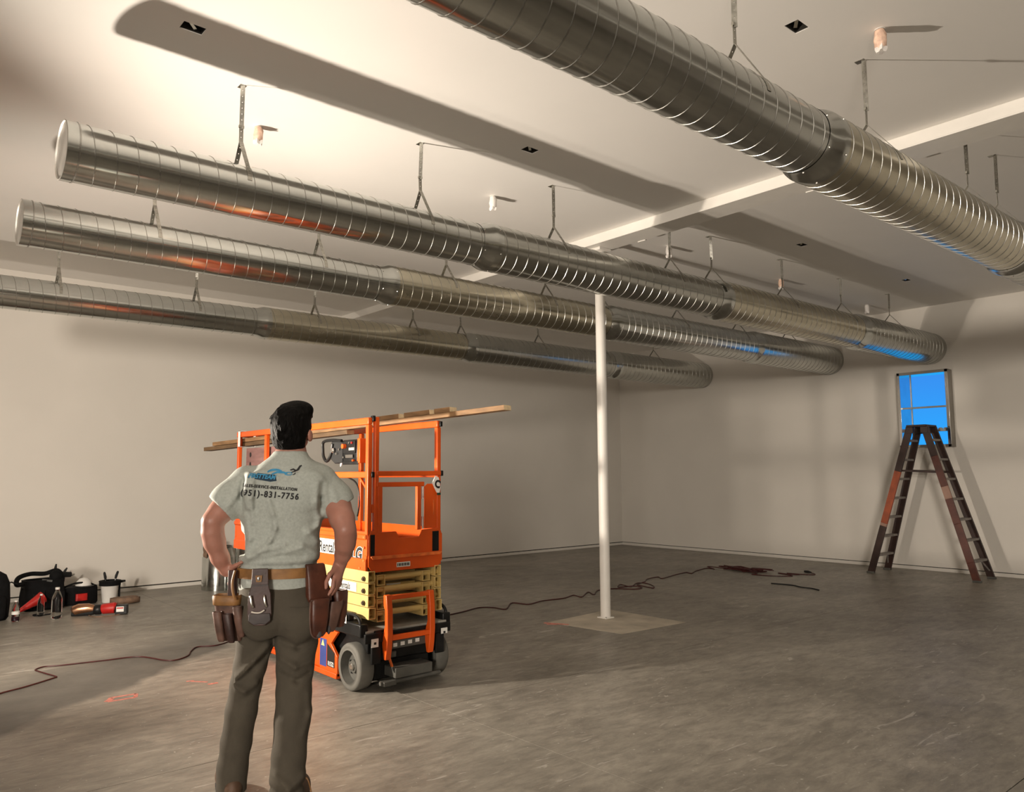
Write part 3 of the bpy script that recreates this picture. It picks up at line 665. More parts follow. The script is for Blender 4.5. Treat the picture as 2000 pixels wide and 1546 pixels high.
MB().box(CX0+0.12, CX0+0.22, LY0-0.13, LY0-0.06, 0.055, 0.085).build('steer_arm', 'greydk', t, bevel=0.004)
MB().box(CX0+0.13, CX1-0.13, LY0+0.02, 6.6, 0.07, 0.2).build('under_box', 'black', t, bevel=0.01)
# orange side door with decals, seen left of the front wheel
sd = MB().prism([(5.20, 0.37), (5.47, 0.405), (5.47, 0.06), (5.20, 0.06), (5.20, 0.20), (5.30, 0.28)], 'x', CX0-0.004, CX0+0.02).build('side_door', 'orange', t, bevel=0.004)
MB().prism([(5.235, 0.115), (5.235, 0.22), (5.35, 0.275), (5.35, 0.115)], 'x', CX0-0.006, CX0-0.0042).build('black_decal', 'ink', sd, smooth=0)
MB().box(CX0-0.006, CX0-0.0042, 5.36, 5.46, 0.105, 0.30).build('blue_decal', 'blue_dec', sd, smooth=0)
MB().prism([(5.39, 0.25), (5.44, 0.25), (5.415, 0.295)], 'x', CX0-0.0072, CX0-0.0062).build('yellow_triangle', 'yellow_dec', sd, smooth=0)
side_text('R1532', 5.29, 0.135, 0.044, CX0-0.0068, 'sticker', sd, 'lettering', 0, 0.001, 0.75)
MB().box(CX0-0.012, CX0+0.03, 5.20, 6.45, 0.045, 0.085).build('side_skirt', 'orange', t, bevel=0.006)
MB().box(CX0, CX0+0.03, 5.47, 6.35, 0.085, 0.40).build('side_door', 'orange', t, bevel=0.006)
MB().box(CX1-0.03, CX1, 5.30, 6.35, 0.085, 0.40).build('side_door', 'orange', t, bevel=0.006)
def wheel(x, y, s):
    r = 0.163; w = 0.115
    wl = MB().lathe([(r*0.70, x), (r*0.74, x+s*0.004), (r*0.80, x+s*0.004), (r*0.86, x), (r*0.96, x+s*0.006), (r, x+s*0.016), (r, x+s*(w-0.014)), (r*0.95, x+s*w), (r*0.7, x+s*w)], 40, (0, y, r), axis='x').build('wheel', 'rubber', t, smooth=50)
    MB().lathe([(r*0.71, x+s*0.001), (r*0.66, x+s*0.035), (r*0.62, x+s*0.055), (r*0.30, x+s*0.058), (r*0.27, x+s*0.035), (0.002, x+s*0.035)], 32, (0, y, r), axis='x').build('rim', 'greydk', wl, smooth=40)
    MB().lathe([(0.024, x+s*0.036), (0.024, x+s*0.022), (0.017, x+s*0.016), (0.002, x+s*0.016)], 8, (0, y, r), axis='x').build('hub_nut', 'screw', wl, smooth=30)
    for q in range(5):
        a = 2*math.pi*q/5+0.4
        MB().lathe([(0.007, x+s*0.06), (0.007, x+s*0.046), (0.001, x+s*0.046)], 6, (0, y+0.068*math.cos(a), r+0.068*math.sin(a)), axis='x').build('lug_nut', 'blackrub', wl)
for x, s in ((CX0-0.012, 1), (CX1+0.022, -1)):
    wheel(x, 5.02, s); wheel(x, 6.58, s)
MB().tube([(CX0+0.1, 5.02, 0.163), (CX1-0.1, 5.02, 0.163)], 0.03, 12).build('axle', 'black', t)
# orange entry ladder on the end
def lstile(x):
    P = [(LY0-0.115, 0.665), (LY0-0.075, 0.665), (LY0-0.078, 0.59), (LY0-0.095, 0.56), (LY0-0.095, 0.45), (LY0-0.075, 0.40), (LY0-0.06, 0.33), (LY0-0.085, 0.225), (LY0-0.11, 0.225), (LY0-0.125, 0.30), (LY0-0.135, 0.40), (LY0-0.13, 0.56)]
    return MB().prism(P, 'x', x-0.0225, x+0.0225).build('ladder_stile', 'orange', t, bevel=0.005)
lstile(2.962); lstile(3.318)
MB().bar((2.98, LY0-0.10, 0.645), (3.30, LY0-0.10, 0.645), 0.03, 0.032).build('ladder_rung', 'orange', t, bevel=0.005)
MB().bar((2.98, LY0-0.11, 0.372), (3.30, LY0-0.11, 0.372), 0.03, 0.036).build('ladder_rung', 'orange', t, bevel=0.005)
# platform control box hung on the near rail
cb = empty_part('control_box', t)
MB().box(2.875, 2.98, 5.09, 5.31, 1.59, 1.76).build('control_body', 'black', cb, bevel=0.008)
MB().box(2.868, 2.876, 5.07, 5.30, 1.575, 1.60).build('control_base', 'black', cb, bevel=0.003)
MB().box(2.866, 2.875, 5.11, 5.29, 1.66, 1.75).build('control_face', 'black', cb, bevel=0.002)
MB().box(2.864, 2.867, 5.12, 5.20, 1.68, 1.70).build('face_label', 'grey', cb, smooth=0)
MB().box(2.864, 2.867, 5.14, 5.25, 1.625, 1.648).build('face_label', 'chrome', cb, smooth=0)
MB().lathe([(0.018, 2.84), (0.018, 2.866)], 16, (0, 5.255, 1.712), axis='x', closed=True).build('stop_button', 'orange', cb)
MB().tube(catmull([(2.86, 5.30, 1.755), (2.86, 5.46, 1.765), (2.86, 5.59, 1.755), (2.86, 5.60, 1.70), (2.86, 5.585, 1.64), (2.86, 5.53, 1.605), (2.86, 5.47, 1.65), (2.86, 5.44, 1.735)], 4), 0.012, 8).build('guard_loop', 'black', cb)
MB().prism([(5.30, 1.755), (5.48, 1.755), (5.46, 1.70), (5.50, 1.63), (5.42, 1.585), (5.30, 1.59)], 'x', 2.865, 2.93).build('joystick_housing', 'blackrub', cb, bevel=0.008)
MB().lathe([(0.014, 2.838), (0.02, 2.848), (0.014, 2.866)], 14, (0, 5.42, 1.685), axis='x', closed=True).build('selector_knob', 'chrome', cb)
MB().lathe([(0.009, 2.85), (0.009, 2.866)], 10, (0, 5.37, 1.66), axis='x', closed=True).build('toggle_switch', 'chrome', cb)
MB().lathe([(0.009, 2.85), (0.009, 2.866)], 10, (0, 5.33, 1.69), axis='x', closed=True).build('toggle_switch', 'chrome', cb)
MB().box(2.87, 2.93, 5.045, 5.085, 1.585, 1.765).build('mount_plate', 'orange', cb, bevel=0.004)
MB().tube(catmull([(2.88, 5.33, 1.50), (2.875, 5.10, 1.44), (2.88, 5.06, 1.30), (2.90, 5.12, 1.20)], 6), 0.006, 6).build('control_cable', 'black', t)
MB().tube(catmull([(2.89, 5.36, 1.60), (2.88, 5.345, 1.565), (2.885, 5.33, 1.60)], 5), 0.005, 6).build('cable_loop', 'tape', cb)
for k, (y, z) in enumerate(((5.15, 1.735), (5.19, 1.735), (5.27, 1.63), (5.13, 1.605))): MB().lathe([(0.008, 2.856), (0.008, 2.872)], 10, (0, y, z), axis='x', closed=True).build('push_button', ('red_dec', 'chrome', 'chrome', 'orange')[k], cb)
# ------------------------------------------------------------------ lumber lashed across the platform
A = Vector((2.937, 7.25, 1.832)); B_ = Vector((3.435, 5.02, 1.935)); dv = B_-A
def plank(t0, t1, off, zoff, w, hh, label, mats=('wood', 'wood_end'), name='lumber_board'):
    a = A+dv*t0; b = A+dv*t1; n = Vector((dv.y, -dv.x, 0)).normalized()
    a = a+n*off; b = b+n*off; a.z += zoff; b.z += zoff
    mb = MB(); mb.bar(a, b, w, hh); mb.mi = [1, 1, 0, 0, 0, 0]
    return tag(mb.build(name, list(mats), None, bevel=0.002), label, 'lumber', 'boards lying across the lift platform')
plank(-0.235, 1.345, 0.0, 0.0, 0.085, 0.036, 'long wooden board sticking out past the right end of the lift')
plank(-0.30, 0.62, 0.0, -0.040, 0.085, 0.036, 'lower dark board sticking out farthest left from the lift rails', ('wood_dk', 'wood_end'))
plank(0.745, 0.885, 0.0, 0.0375, 0.08, 0.036, 'short wooden offcut on the long board, nearest the corner post')
plank(0.91, 1.03, 0.0, 0.0375, 0.08, 0.036, 'short wooden offcut in the middle of three on the long board')
plank(1.05, 1.12, 0.0, 0.0375, 0.08, 0.036, 'shortest wooden offcut, rightmost of three on the long board')
plank(0.40, 0.52, -0.09, 0.0, 0.07, 0.04, 'pale bright board end resting beside the long board, right of the man', ('wood_end', 'wood_end'))
# tape round the near rail and boards
tp = MB()
tp.box(2.836, 2.839, 7.215, 7.262, 1.765, 1.915); tp.box(2.985, 2.988, 7.215, 7.262, 1.765, 1.915); tp.box(2.836, 2.988, 7.215, 7.262, 1.912, 1.915); tp.box(2.836, 2.988, 7.215, 7.262, 1.765, 1.768)
tag(tp.build('tape_binding', 'tape', None), 'white tape binding boards to the left end of the lift rail', 'tape')
# pinkish sheet leaning inside the far end
pb = thing('sheet_panel', 'pinkish brown sheet standing inside the far end of the lift platform', 'panel', (3.0, 7.1, ZD+0.045))
MB().box(2.895, 2.925, 6.40, 7.20, ZD+0.046, 1.752).build('board_sheet', 'pinkboard', pb, bevel=0.002)
MB().box(2.886, 2.895, 7.02, 7.10, 1.25, 1.66).build('ink_strip', 'tape', pb) if False else None
mb = MB()
for z in (1.69, 1.60): mb.ell((2.893, 7.10, z), (0.003, 0.02, 0.024), 8, 6)
mb.build('printed_marks', 'ink', pb)['kind'] = 'stuff'
# light coloured glove / trigger tool tucked on the end, seen beside the man's sleeve
# ================================================================== STEP LADDER
t = thing('step_ladder', 'dark red-brown twin step ladder standing open in front of the wall opening', 'ladder', (12.05, 4.80, 0))
TOPZ = 2.175
def lrail(xb, yb, xt, yt, segs, name='rail'):
    a = Vector((xb, yb, 0.0)); b = Vector((xt, yt, TOPZ-0.03))
    mb = MB(); w, dp = 0.034, 0.096
    d = (b-a).normalized(); yv = Vector((0, 1, 0)); yv = (yv-d*yv.dot(d)).normalized()
    p = 0.0
    for f, mi in segs:
        mb.m = mi; mb.bar(a+(b-a)*p, a+(b-a)*f, w, dp, yv); p = f
    o = mb.build(name, ['lad', 'lad_orange', 'lad_red', 'paint_drip'], t, bevel=0.003, smooth=0)
    MB().box(xb-0.024, xb+0.024, yb-0.055, yb+0.055, 0.0, 0.03).build('rubber_foot', 'greydk', o, bevel=0.004)
    return o
XN, XF = 11.76, 12.33; TN, TF = 11.90, 12.20
fr = {}
lrail(XN, 5.52, TN, 4.905, [(0.325, 0), (0.345, 3), (0.70, 1), (1.0, 0)])
lrail(XF, 5.53, TF, 4.905, [(1.0, 0)])
lrail(XN, 4.08, TN, 4.70, [(0.12, 2), (0.36, 2), (0.52, 2), (0.60, 3), (0.80, 2), (1.0, 0)])
lrail(XF, 4.09, TF, 4.70, [(1.0, 0)])
for yb, yt in ((5.525, 4.905), (4.085, 4.70)):
    for k in range(7):
        z = 0.265 + 0.281*k; f = z/(TOPZ-0.03)
        y = yb+(yt-yb)*f; xa = XN+(TN-XN)*f; xb = XF+(TF-XF)*f
        sp = MB().box(xa+0.018, xb-0.018, y-0.042, y+0.042, z-0.016, z+0.016).build('step', 'lad_step', t, bevel=0.003)
    f = 0.265/(TOPZ-0.03)
    for xx, s in ((XN+0.02, 1), (XF-0.02, -1)):
        MB().bar((xx+s*0.0, yb+(yt-yb)*0.03, 0.11), (xx+s*0.13, yb+(yt-yb)*f, 0.255), 0.006, 0.02, (0, 1, 0)).build('foot_brace', 'lad_step', t)
MB().box(TN-0.045, TF+0.045, 4.665, 4.94, TOPZ-0.03, TOPZ).build('top_cap', 'lad', t, bevel=0.006)
for x in (TN, TF):
    for y in (4.905, 4.70): MB().box(x-0.03, x+0.03, y-0.05, y+0.05, TOPZ-0.12, TOPZ-0.03).build('cap_bracket', 'lad', t, bevel=0.003)
f = 1.50/(TOPZ-0.03)
for x0, x1 in ((XN+(TN-XN)*f+0.02, 0), (XF+(TF-XF)*f-0.02, 0)):
    MB().bar((x0, 5.525+(4.905-5.525)*f, 1.515), (x0, 4.085+(4.70-4.085)*f, 1.485), 0.006, 0.028).build('spreader_bar', 'lad', t)
# ================================================================== FLOOR CLUTTER
def on_floor(pts, z): return [(x, y, z) for x, y in pts]
# extension cords
c1 = [(0.5, 6.3), (0.81, 6.45), (0.95, 6.58), (1.11, 6.66), (1.31, 6.80), (1.335, 6.84), (1.30, 6.98), (1.265, 7.12), (1.26, 7.19), (1.33, 7.25), (1.44, 7.21), (1.73, 7.16), (1.99, 7.11), (2.11, 6.84), (2.19, 6.78), (2.31, 6.87), (2.39, 7.03), (2.49, 7.16), (2.63, 7.11), (2.80, 7.21), (3.1, 7.45), (3.5, 7.5)]
tag(MB().tube(catmull(on_floor(c1, 0.0055), 8), 0.0052, 8).build('extension_cord', 'cord', None), 'dark red extension cord running in from the left edge, behind the man', 'cord')
c2 = [(3.9, 6.75), (4.5, 6.85), (4.99, 6.92), (5.27, 6.98), (5.56, 7.07), (5.68, 6.96), (5.72, 6.79), (6.04, 7.06), (6.12, 6.86), (6.40, 6.93), (6.72, 6.90), (6.97, 6.98), (6.95, 6.82), (7.29, 7.04), (7.19, 6.84), (7.50, 7.06), (7.76, 7.01), (7.92, 6.81), (8.09, 6.83), (8.12, 7.01), (7.89, 7.06), (8.10, 7.21), (8.05, 6.99), (8.36, 7.15), (8.45, 7.07), (8.31, 6.82), (8.16, 6.71), (8.21, 6.92), (8.26, 7.06), (8.57, 7.18), (8.79, 7.32), (9.07, 7.36), (9.00, 7.22), (9.48, 7.35), (9.78, 7.40), (9.76, 7.28), (10.05, 7.41), (10.45, 7.50), (10.43, 7.34)]
rnd = random.Random(3)
tang = [(10.55, 7.55, 0.02)]
for k in range(46):
    u = rnd.random(); a = rnd.uniform(0, 6.28)
    tang.append((10.62 + 0.12*math.cos(a), 7.38 - 0.85*u**0.8 + 0.10*math.sin(a), 0.008 + 0.045*rnd.random()))
tang += [(10.45, 6.62, 0.01), (10.30, 6.60, 0.008), (10.35, 6.30, 0.008), (10.55, 6.10, 0.008), (10.66, 6.30, 0.008), (10.72, 6.42, 0.008), (10.70, 6.20, 0.008), (10.80, 6.12, 0.008), (10.78, 6.32, 0.008), (10.86, 6.00, 0.008), (10.98, 5.98, 0.008), (11.08, 6.10, 0.008)]
tc_ = [(10.95, 6.36, 0.008), (11.06, 6.20, 0.008)]
cd = thing('extension_cord', 'dark red extension cord trailing right of the lift into a tangled heap', 'cord', (8, 7, 0))
MB().tube(catmull(on_floor(c2, 0.0065) + tang, 6), 0.0068, 6).build('cable', 'cord', cd)
MB().tube([(11.07, 6.09, 0.016), (11.09, 6.15, 0.018), (11.11, 6.22, 0.016)], [0.008, 0.018, 0.014], 10).build('plug', 'blackrub', cd)
tag(MB().tube(catmull([(9.55, 5.16, 0.008), (9.62, 5.3, 0.008), (9.60, 5.42, 0.01), (9.7, 5.62, 0.008), (9.66, 5.9, 0.008)], 6), 0.008, 6).build('loose_cable', 'blackrub', None), 'thin dark cable end lying on open floor right of the cord tangle', 'cable')
# ---- standing duct pieces by the left wall, behind the man
t = thing('duct_fitting', 'wide galvanized duct fitting standing on end by the left wall', 'duct fitting', (3.93, 10.62, 0))
MB().lathe([(0.205, 0.0), (0.205, 0.42), (0.20, 0.425), (0.165, 0.53), (0.165, 0.56)], 40, (3.93, 10.62, 0)).build('shell', 'galv', t, smooth=50)
MB().lathe([(0.168, 0.545), (0.170, 0.555), (0.168, 0.565), (0.160, 0.565), (0.160, 0.545)], 40, (3.93, 10.62, 0)).build('rim', 'seam', t)
t = thing('duct_offcut', 'narrow galvanized duct offcut standing upright beside the wide fitting', 'duct', (4.20, 10.27, 0))
MB().lathe([(0.17, 0.0), (0.17, 0.60), (0.172, 0.61), (0.15, 0.665), (0.15, 0.72)], 40, (4.20, 10.27, 0)).build('shell', 'galv', t, smooth=50)
MB().lathe([(0.150, 0.72), (0.154, 0.725), (0.150, 0.73), (0.144, 0.725)], 40, (4.20, 10.27, 0)).build('rim', 'seam', t)
g = thing('work_glove', 'brown work glove hooked over the rim of the wide duct fitting', 'glove', (3.755, 10.6, 0.55))
gl = MB(); gl.ell((3.750, 10.585, 0.545), (0.040, 0.05, 0.075), 14, 10)
for k in range(4): gl.tube([(3.745, 10.55+0.024*k, 0.50), (3.738, 10.548+0.026*k, 0.455), (3.742, 10.546+0.027*k, 0.425)], [0.015, 0.014, 0.009], 8)
gl.build('glove_body', 'brown_pack', g, smooth=60)
MB().lathe([(0.030, 0.60), (0.042, 0.64), (0.046, 0.675), (0.04, 0.675), (0.026, 0.60)], 14, (3.748, 10.585, 0)).build('cuff', 'tape', g)
# ---- tool bag
bx, by = 1.86, 10.45
t = thing('tool_bag', 'open black tool bag stuffed with tools against the left wall', 'bag', (bx, by, 0))
def rr(x, y, z, a, b, n=24, p=0.45, rot=0.12):
    out = []
    for k in range(n):
        q = 2*math.pi*k/n; c, s = math.cos(q), math.sin(q)
        u = a*math.copysign(abs(c)**p, c); v = b*math.copysign(abs(s)**p, s)
        out.append((x+u*math.cos(rot)-v*math.sin(rot), y+u*math.sin(rot)+v*math.cos(rot), z))
    return out
MB().loft([rr(bx, by, z, a, b) for z, a, b in ((0.0, 0.20, 0.14), (0.02, 0.215, 0.15), (0.15, 0.215, 0.15), (0.30, 0.20, 0.125), (0.33, 0.205, 0.13), (0.335, 0.185, 0.11), (0.27, 0.175, 0.10))]).build('bag_body', 'cloth_black', t, smooth=60)
MB().tube(catmull([(bx-0.20, by-0.06, 0.30), (bx-0.27, by-0.08, 0.30), (bx-0.25, by-0.05, 0.37), (bx-0.13, by, 0.40), (bx+0.02, by+0.02, 0.39), (bx+0.13, by, 0.42), (bx+0.19, by-0.02, 0.36)], 6), 0.026, 8).build('shoulder_pad', 'cloth_black', t)
MB().tube(catmull([(bx-0.22, by-0.13, 0.26), (bx-0.245, by-0.16, 0.14), (bx-0.23, by-0.17, 0.02)], 5), 0.012, 6).build('side_strap', 'cloth_black', t)
for k, (dx, dy, hh) in enumerate(((-0.08, -0.155, 0.20), (0.05, -0.15, 0.22), (0.15, -0.14, 0.19))):
    MB().loft([rr(bx+dx, by+dy, z, 0.05, 0.022, 16) for z in (0.02, 0.04, hh-0.02, hh)]).build('pocket', 'cloth_black', t, smooth=50)
MB().ell((bx+0.13, by-0.03, 0.36), (0.075, 0.06, 0.07)).build('cloth_fold', 'cloth_black', t)
MB().bar((bx-0.03, by-0.12, 0.335), (bx+0.07, by-0.13, 0.315), 0.006, 0.02).build('buckle_strap', 'cloth_grey', t)
for i, (dx, dy, ln, tl, lb) in enumerate(((0.10, 0.02, 0.20, 0.03, 'tallest'), (0.15, 0.0, 0.15, 0.09, 'shorter'))):
    g = thing('screwdriver', '%s black tool handle poking up out of the tool bag' % lb, 'hand tool', (bx+dx, by+dy, 0.28), 'handles in the tool bag')
    p0 = Vector((bx+dx, by+dy, 0.29)); p1 = p0+Vector((tl, 0, ln))
    MB().tube([p0, p0+(p1-p0)*0.35], 0.004, 6).build('shank', 'chrome', g)
    MB().tube([p0+(p1-p0)*0.35, p0+(p1-p0)*0.45, p0+(p1-p0)*0.8, p1], [0.009, 0.014, 0.014, 0.008], 8).build('handle', 'blackrub', g)
g = thing('cordless_drill', 'black cordless drill sticking out of the right end of the tool bag', 'drill', (bx+0.22, by, 0.3))
MB().tube([(bx+0.17, by-0.03, 0.37), (bx+0.28, by-0.01, 0.36)], [0.034, 0.03], 12).build('motor_body', 'black', g)
MB().bar((bx+0.20, by-0.02, 0.36), (bx+0.19, by-0.02, 0.24), 0.03, 0.04, (1, 0, 0)).build('grip', 'blackrub', g, bevel=0.008)
MB().lathe([(0.02, bx+0.28), (0.014, bx+0.32)], 10, (0, by-0.01, 0.36), axis='x', closed=True).build('chuck', 'chrome', g)
# ---- red cone shaped funnel leaning left of the bag
t = thing('red_funnel', 'red plastic cone leaning against the left side of the tool bag', 'funnel', (1.66, 10.12, 0))
p0 = Vector((1.60, 10.10, 0.055)); p1 = Vector((1.80, 10.15, 0.16))
MB().tube([p0, p0+(p1-p0)*0.5, p1], [0.022, 0.04, 0.062], 16).build('cone', 'red_dec', t)
MB().tube([p1, p1+(p1-p0)*0.08], [0.064, 0.066], 16).build('rim', 'red_dec', t)
MB().tube([p0-(p1-p0)*0.25, p0], [0.012, 0.020], 12).build('spout', 'red_dec', t)
MB().tube(catmull([(1.78, 10.02, 0.008), (1.70, 9.98, 0.008), (1.72, 9.9, 0.008), (1.84, 9.92, 0.008), (1.95, 10.0, 0.008)], 6), 0.007, 6).build('strap_end', 'cloth_black', t)
# ---- second bag with red tool and white hard cap, bucket organiser
bx2, by2 = 2.24, 10.56
t = thing('tool_tote', 'low black tool tote between the tool bag and the white bucket', 'bag', (bx2, by2, 0))
MB().loft([rr(bx2, by2, z, a, b, rot=0.05) for z, a, b in ((0.0, 0.20, 0.12), (0.02, 0.21, 0.13), (0.18, 0.205, 0.125), (0.205, 0.20, 0.12), (0.20, 0.18, 0.10))]).build('tote_body', 'cloth_black', t, smooth=60)
MB().tube(catmull([(bx2-0.19, by2-0.05, 0.19), (bx2-0.05, by2-0.1, 0.25), (bx2+0.1, by2-0.08, 0.24), (bx2+0.19, by2-0.05, 0.19)], 6), 0.012, 6).build('handle_strap', 'cloth_black', t)
g = MB(); g.tube([(bx2-0.03, by2-0.15, 0.085), (bx2+0.08, by2-0.15, 0.075)], [0.03, 0.042], 12)
MB().loft([rr(bx2+0.02, by2-0.135, z, 0.065, 0.02, 16, 0.6) for z in (0.05, 0.07, 0.11, 0.13)]).build('red_pouch', 'red_dec', t, smooth=50)
g = thing('white_cap', 'white rounded cap lying on top of the low black tote', 'cap', (bx2+0.07, by2-0.02, 0.21))
MB().lathe([(0.088, 0.212), (0.09, 0.222), (0.075, 0.262), (0.045, 0.292), (0.002, 0.302)], 24, (bx2+0.06, by2-0.03, 0)).build('crown', 'white_plastic', g)
MB().loft([[(bx2+0.06+0.092*math.cos(a)+0.02*max(0, math.cos(a+0.6)), by2-0.03+0.092*math.sin(a)-0.05*max(0, -math.sin(a)), z) for a in [2*math.pi*k/24 for k in range(24)]] for z in (0.209, 0.2125)]).build('brim', 'cloth_grey', g)
ux, uy = 2.56, 10.42
t = thing('bucket', 'white bucket with black tool organiser, right of the bags', 'bucket', (ux, uy, 0))
MB().lathe([(0.075, 0.0), (0.078, 0.002), (0.098, 0.19), (0.104, 0.20), (0.104, 0.215), (0.098, 0.215), (0.092, 0.19), (0.073, 0.006), (0.002, 0.006)], 32, (ux, uy, 0)).build('pail', 'white_plastic', t)
MB().lathe([(0.100, 0.218), (0.118, 0.20), (0.118, 0.235), (0.122, 0.255), (0.09, 0.26), (0.085, 0.218)], 24, (ux, uy, 0)).build('organiser_sleeve', 'cloth_black', t)
MB().box(ux+0.10, ux+0.112, uy-0.03, uy+0.03, 0.03, 0.21).build('hanging_pocket', 'cloth_black', t, bevel=0.004)
MB().tube([(ux+0.10, uy, 0.232), (ux+0.17, uy-0.01, 0.238)], [0.02, 0.01], 8).build('side_tab', 'cloth_black', t)
mb = MB(); mb.prism([(0.0, 0.0), (0.02, 0.0), (0.015, 0.03), (0.004, 0.03)], 'y', uy-0.101, uy-0.099)
for i, (dx, tl, lb) in enumerate(((-0.045, -0.02, 'left'), (0.05, 0.03, 'right'))):
    g = thing('pliers', 'black tool handle standing in the bucket organiser, the %s one' % lb, 'hand tool', (ux+dx, uy, 0.24), 'tools standing in the bucket')
    MB().tube([(ux+dx, uy, 0.19), (ux+dx+tl*0.3, uy, 0.27)], [0.005, 0.006], 8).build('shank', 'chrome', g)
    MB().tube([(ux+dx+tl*0.3, uy, 0.27), (ux+dx+tl*0.5, uy, 0.30), (ux+dx+tl, uy, 0.345), (ux+dx+tl*1.15, uy, 0.36)], [0.012, 0.016, 0.014, 0.008], 8).build('handle', 'blackrub', g)
# ---- bottles
def bottle(name, x, y, hh, r, label, liquid=None, mat='glass', cap='white_plastic'):
    g = thing(name, label, 'bottle', (x, y, 0))
    MB().lathe([(0.002, 0.004), (r*0.8, 0.0), (r, 0.012), (r, hh*0.16), (r*0.94, hh*0.19), (r, hh*0.22), (r, hh*0.60), (r*0.93, hh*0.68), (r*0.45, hh*0.88), (r*0.36, hh*0.90), (r*0.36, hh*0.94)], 24, (x, y, 0)).build('plastic_body', mat, g, smooth=60)
    MB().lathe([(r*0.42, hh*0.935), (r*0.42, hh*0.995), (r*0.36, hh), (0.001, hh)], 16, (x, y, 0)).build('cap', cap, g)
    if liquid: MB().lathe([(r*1.012, hh*0.34), (r*1.012, hh*0.48)], 24, (x, y, 0)).build('label_band', 'sticker', g)
    if liquid: MB().lathe([(0.001, 0.006), (r*0.9, 0.008), (r*0.93, hh*0.24), (0.001, hh*0.24)], 20, (x, y, 0)).build('drink', liquid, g)
    return g
bottle('water_bottle', 1.853, 9.62, 0.325, 0.052, 'large clear plastic bottle standing in front of the tool bag', None, 'glass')
bottle('water_bottle', 1.755, 9.90, 0.235, 0.034, 'small clear plastic bottle left of the large one')
bottle('drink_bottle', 1.495, 9.72, 0.215, 0.037, 'short bottle with a little dark drink beside the black backpack', 'purple')
# ---- reciprocating saw lying on the floor with battery
t = thing('power_tool', 'bronze, black and red power tool lying with its battery on the floor', 'power tool', (2.2, 9.55, 0))
P0 = Vector((2.02, 9.62, 0.062)); P1 = Vector((2.44, 9.42, 0.062)); dd = (P1-P0)
def at(f, z=0.0): v = P0+dd*f; return (v.x, v.y, v.z+z)
MB().tube([at(-0.04, -0.01), at(0.0, 0.0), at(0.10, 0.015), at(0.30, 0.02), at(0.42, 0.008)], [0.028, 0.052, 0.056, 0.050, 0.040], 18).build('gear_head', 'copper', t)
MB().tube([at(-0.05, -0.03), at(0.05, -0.032), at(0.35, -0.025), at(0.42, -0.01)], [0.028, 0.028, 0.034, 0.04], 14).build('lower_boot', 'blackrub', t)
MB().tube([at(0.42, 0.0), at(0.46, 0.0), at(0.56, 0.0), at(0.58, 0.0)], [0.046, 0.054, 0.054, 0.048], 18).build('motor_collar', 'black', t)
MB().tube([at(0.58, 0.0), at(0.61, 0.004), at(0.78, 0.01), at(0.86, 0.012), at(0.88, 0.01)], [0.048, 0.055, 0.057, 0.06, 0.05], 18).build('red_housing', 'red_dec', t)
dn = dd.normalized(); nn = Vector((dn.y, -dn.x, 0))
MB().bar(at(0.885, -0.008), at(1.14, -0.006), 0.085, 0.10).build('battery', 'black', t, bevel=0.006)
a = Vector(at(0.91, 0.0))+nn*0.0435; b = Vector(at(1.07, 0.0))+nn*0.0435
MB().bar(a, b, 0.0016, 0.055).build('battery_label', 'sticker', t, smooth=0)
a = Vector(at(0.92, 0.012))+nn*0.0450; b = Vector(at(1.06, 0.012))+nn*0.0450
MB().bar(a, b, 0.001, 0.014).build('label_stripe', 'red_dec', t, smooth=0)
MB().tube(catmull([at(0.3, -0.056), (2.18, 9.40, 0.006), (2.33, 9.36, 0.006), (2.44, 9.40, 0.006)], 6), 0.006, 6).build('wrist_strap', 'brown_pack', t)
# ---- rolled brown strap
rx, ry = 2.68, 10.22
t = thing('rolled_strap', 'flat coil of brown strap lying alone on the floor right of the bucket', 'strap', (rx, ry, 0))
vs = []; fs = []; N_ = 150
for k in range(N_):
    a = 2*math.pi*k/25; r = 0.045+0.011*k/25*1.1
    for z in (0.0, 0.062): vs.append((rx+1.45*r*math.cos(a), ry+r*math.sin(a), z+0.004*math.sin(k*0.7)+0.004))
for k in range(N_-1): fs.append((2*k, 2*k+2, 2*k+3, 2*k+1))
so = MB().add(vs, fs).build('coil', 'brown_pack', t, smooth=60)
sm = so.modifiers.new('thick', 'SOLIDIFY'); sm.thickness = 0.008
MB().lathe([(0.001, 0.066), (0.06, 0.067), (0.10, 0.062), (0.105, 0.056)], 24, (0, 0, 0)).build('top_wrap', 'brown_pack', None).name
_tw = bpy.data.objects['top_wrap']; _tw.parent = t; _tw.scale = (1.45, 1, 1)
MB().box(rx+0.135, rx+0.15, ry-0.035, ry+0.0, 0.0, 0.05).build('buckle', 'blackrub', t, bevel=0.004)
# ---- backpack cut by the left edge
px_, py_ = 1.30, 9.93
t = thing('backpack', 'black backpack standing upright at the very left edge', 'backpack', (px_, py_, 0))
MB().loft([rr(px_, py_, z, a, b, 28, 0.6, 0.3) for z, a, b in ((0.0, 0.135, 0.10), (0.03, 0.155, 0.115), (0.2, 0.165, 0.12), (0.38, 0.155, 0.11), (0.47, 0.12, 0.09), (0.51, 0.06, 0.05), (0.515, 0.01, 0.01))]).build('pack_body', 'cloth_black', t, smooth=60)
MB().loft([rr(px_+0.02, py_-0.125, z, a, 0.03, 20, 0.6, 0.3) for z, a in ((0.03, 0.09), (0.06, 0.105), (0.22, 0.105), (0.26, 0.08))]).build('front_pocket', 'cloth_black', t, smooth=60)
MB().tube(catmull([(px_+0.12, py_-0.02, 0.36), (px_+0.165, py_-0.03, 0.385), (px_+0.19, py_-0.03, 0.375), (px_+0.225, py_-0.03, 0.36)], 5), 0.008, 6).build('strap_tail', 'cloth_black', t)
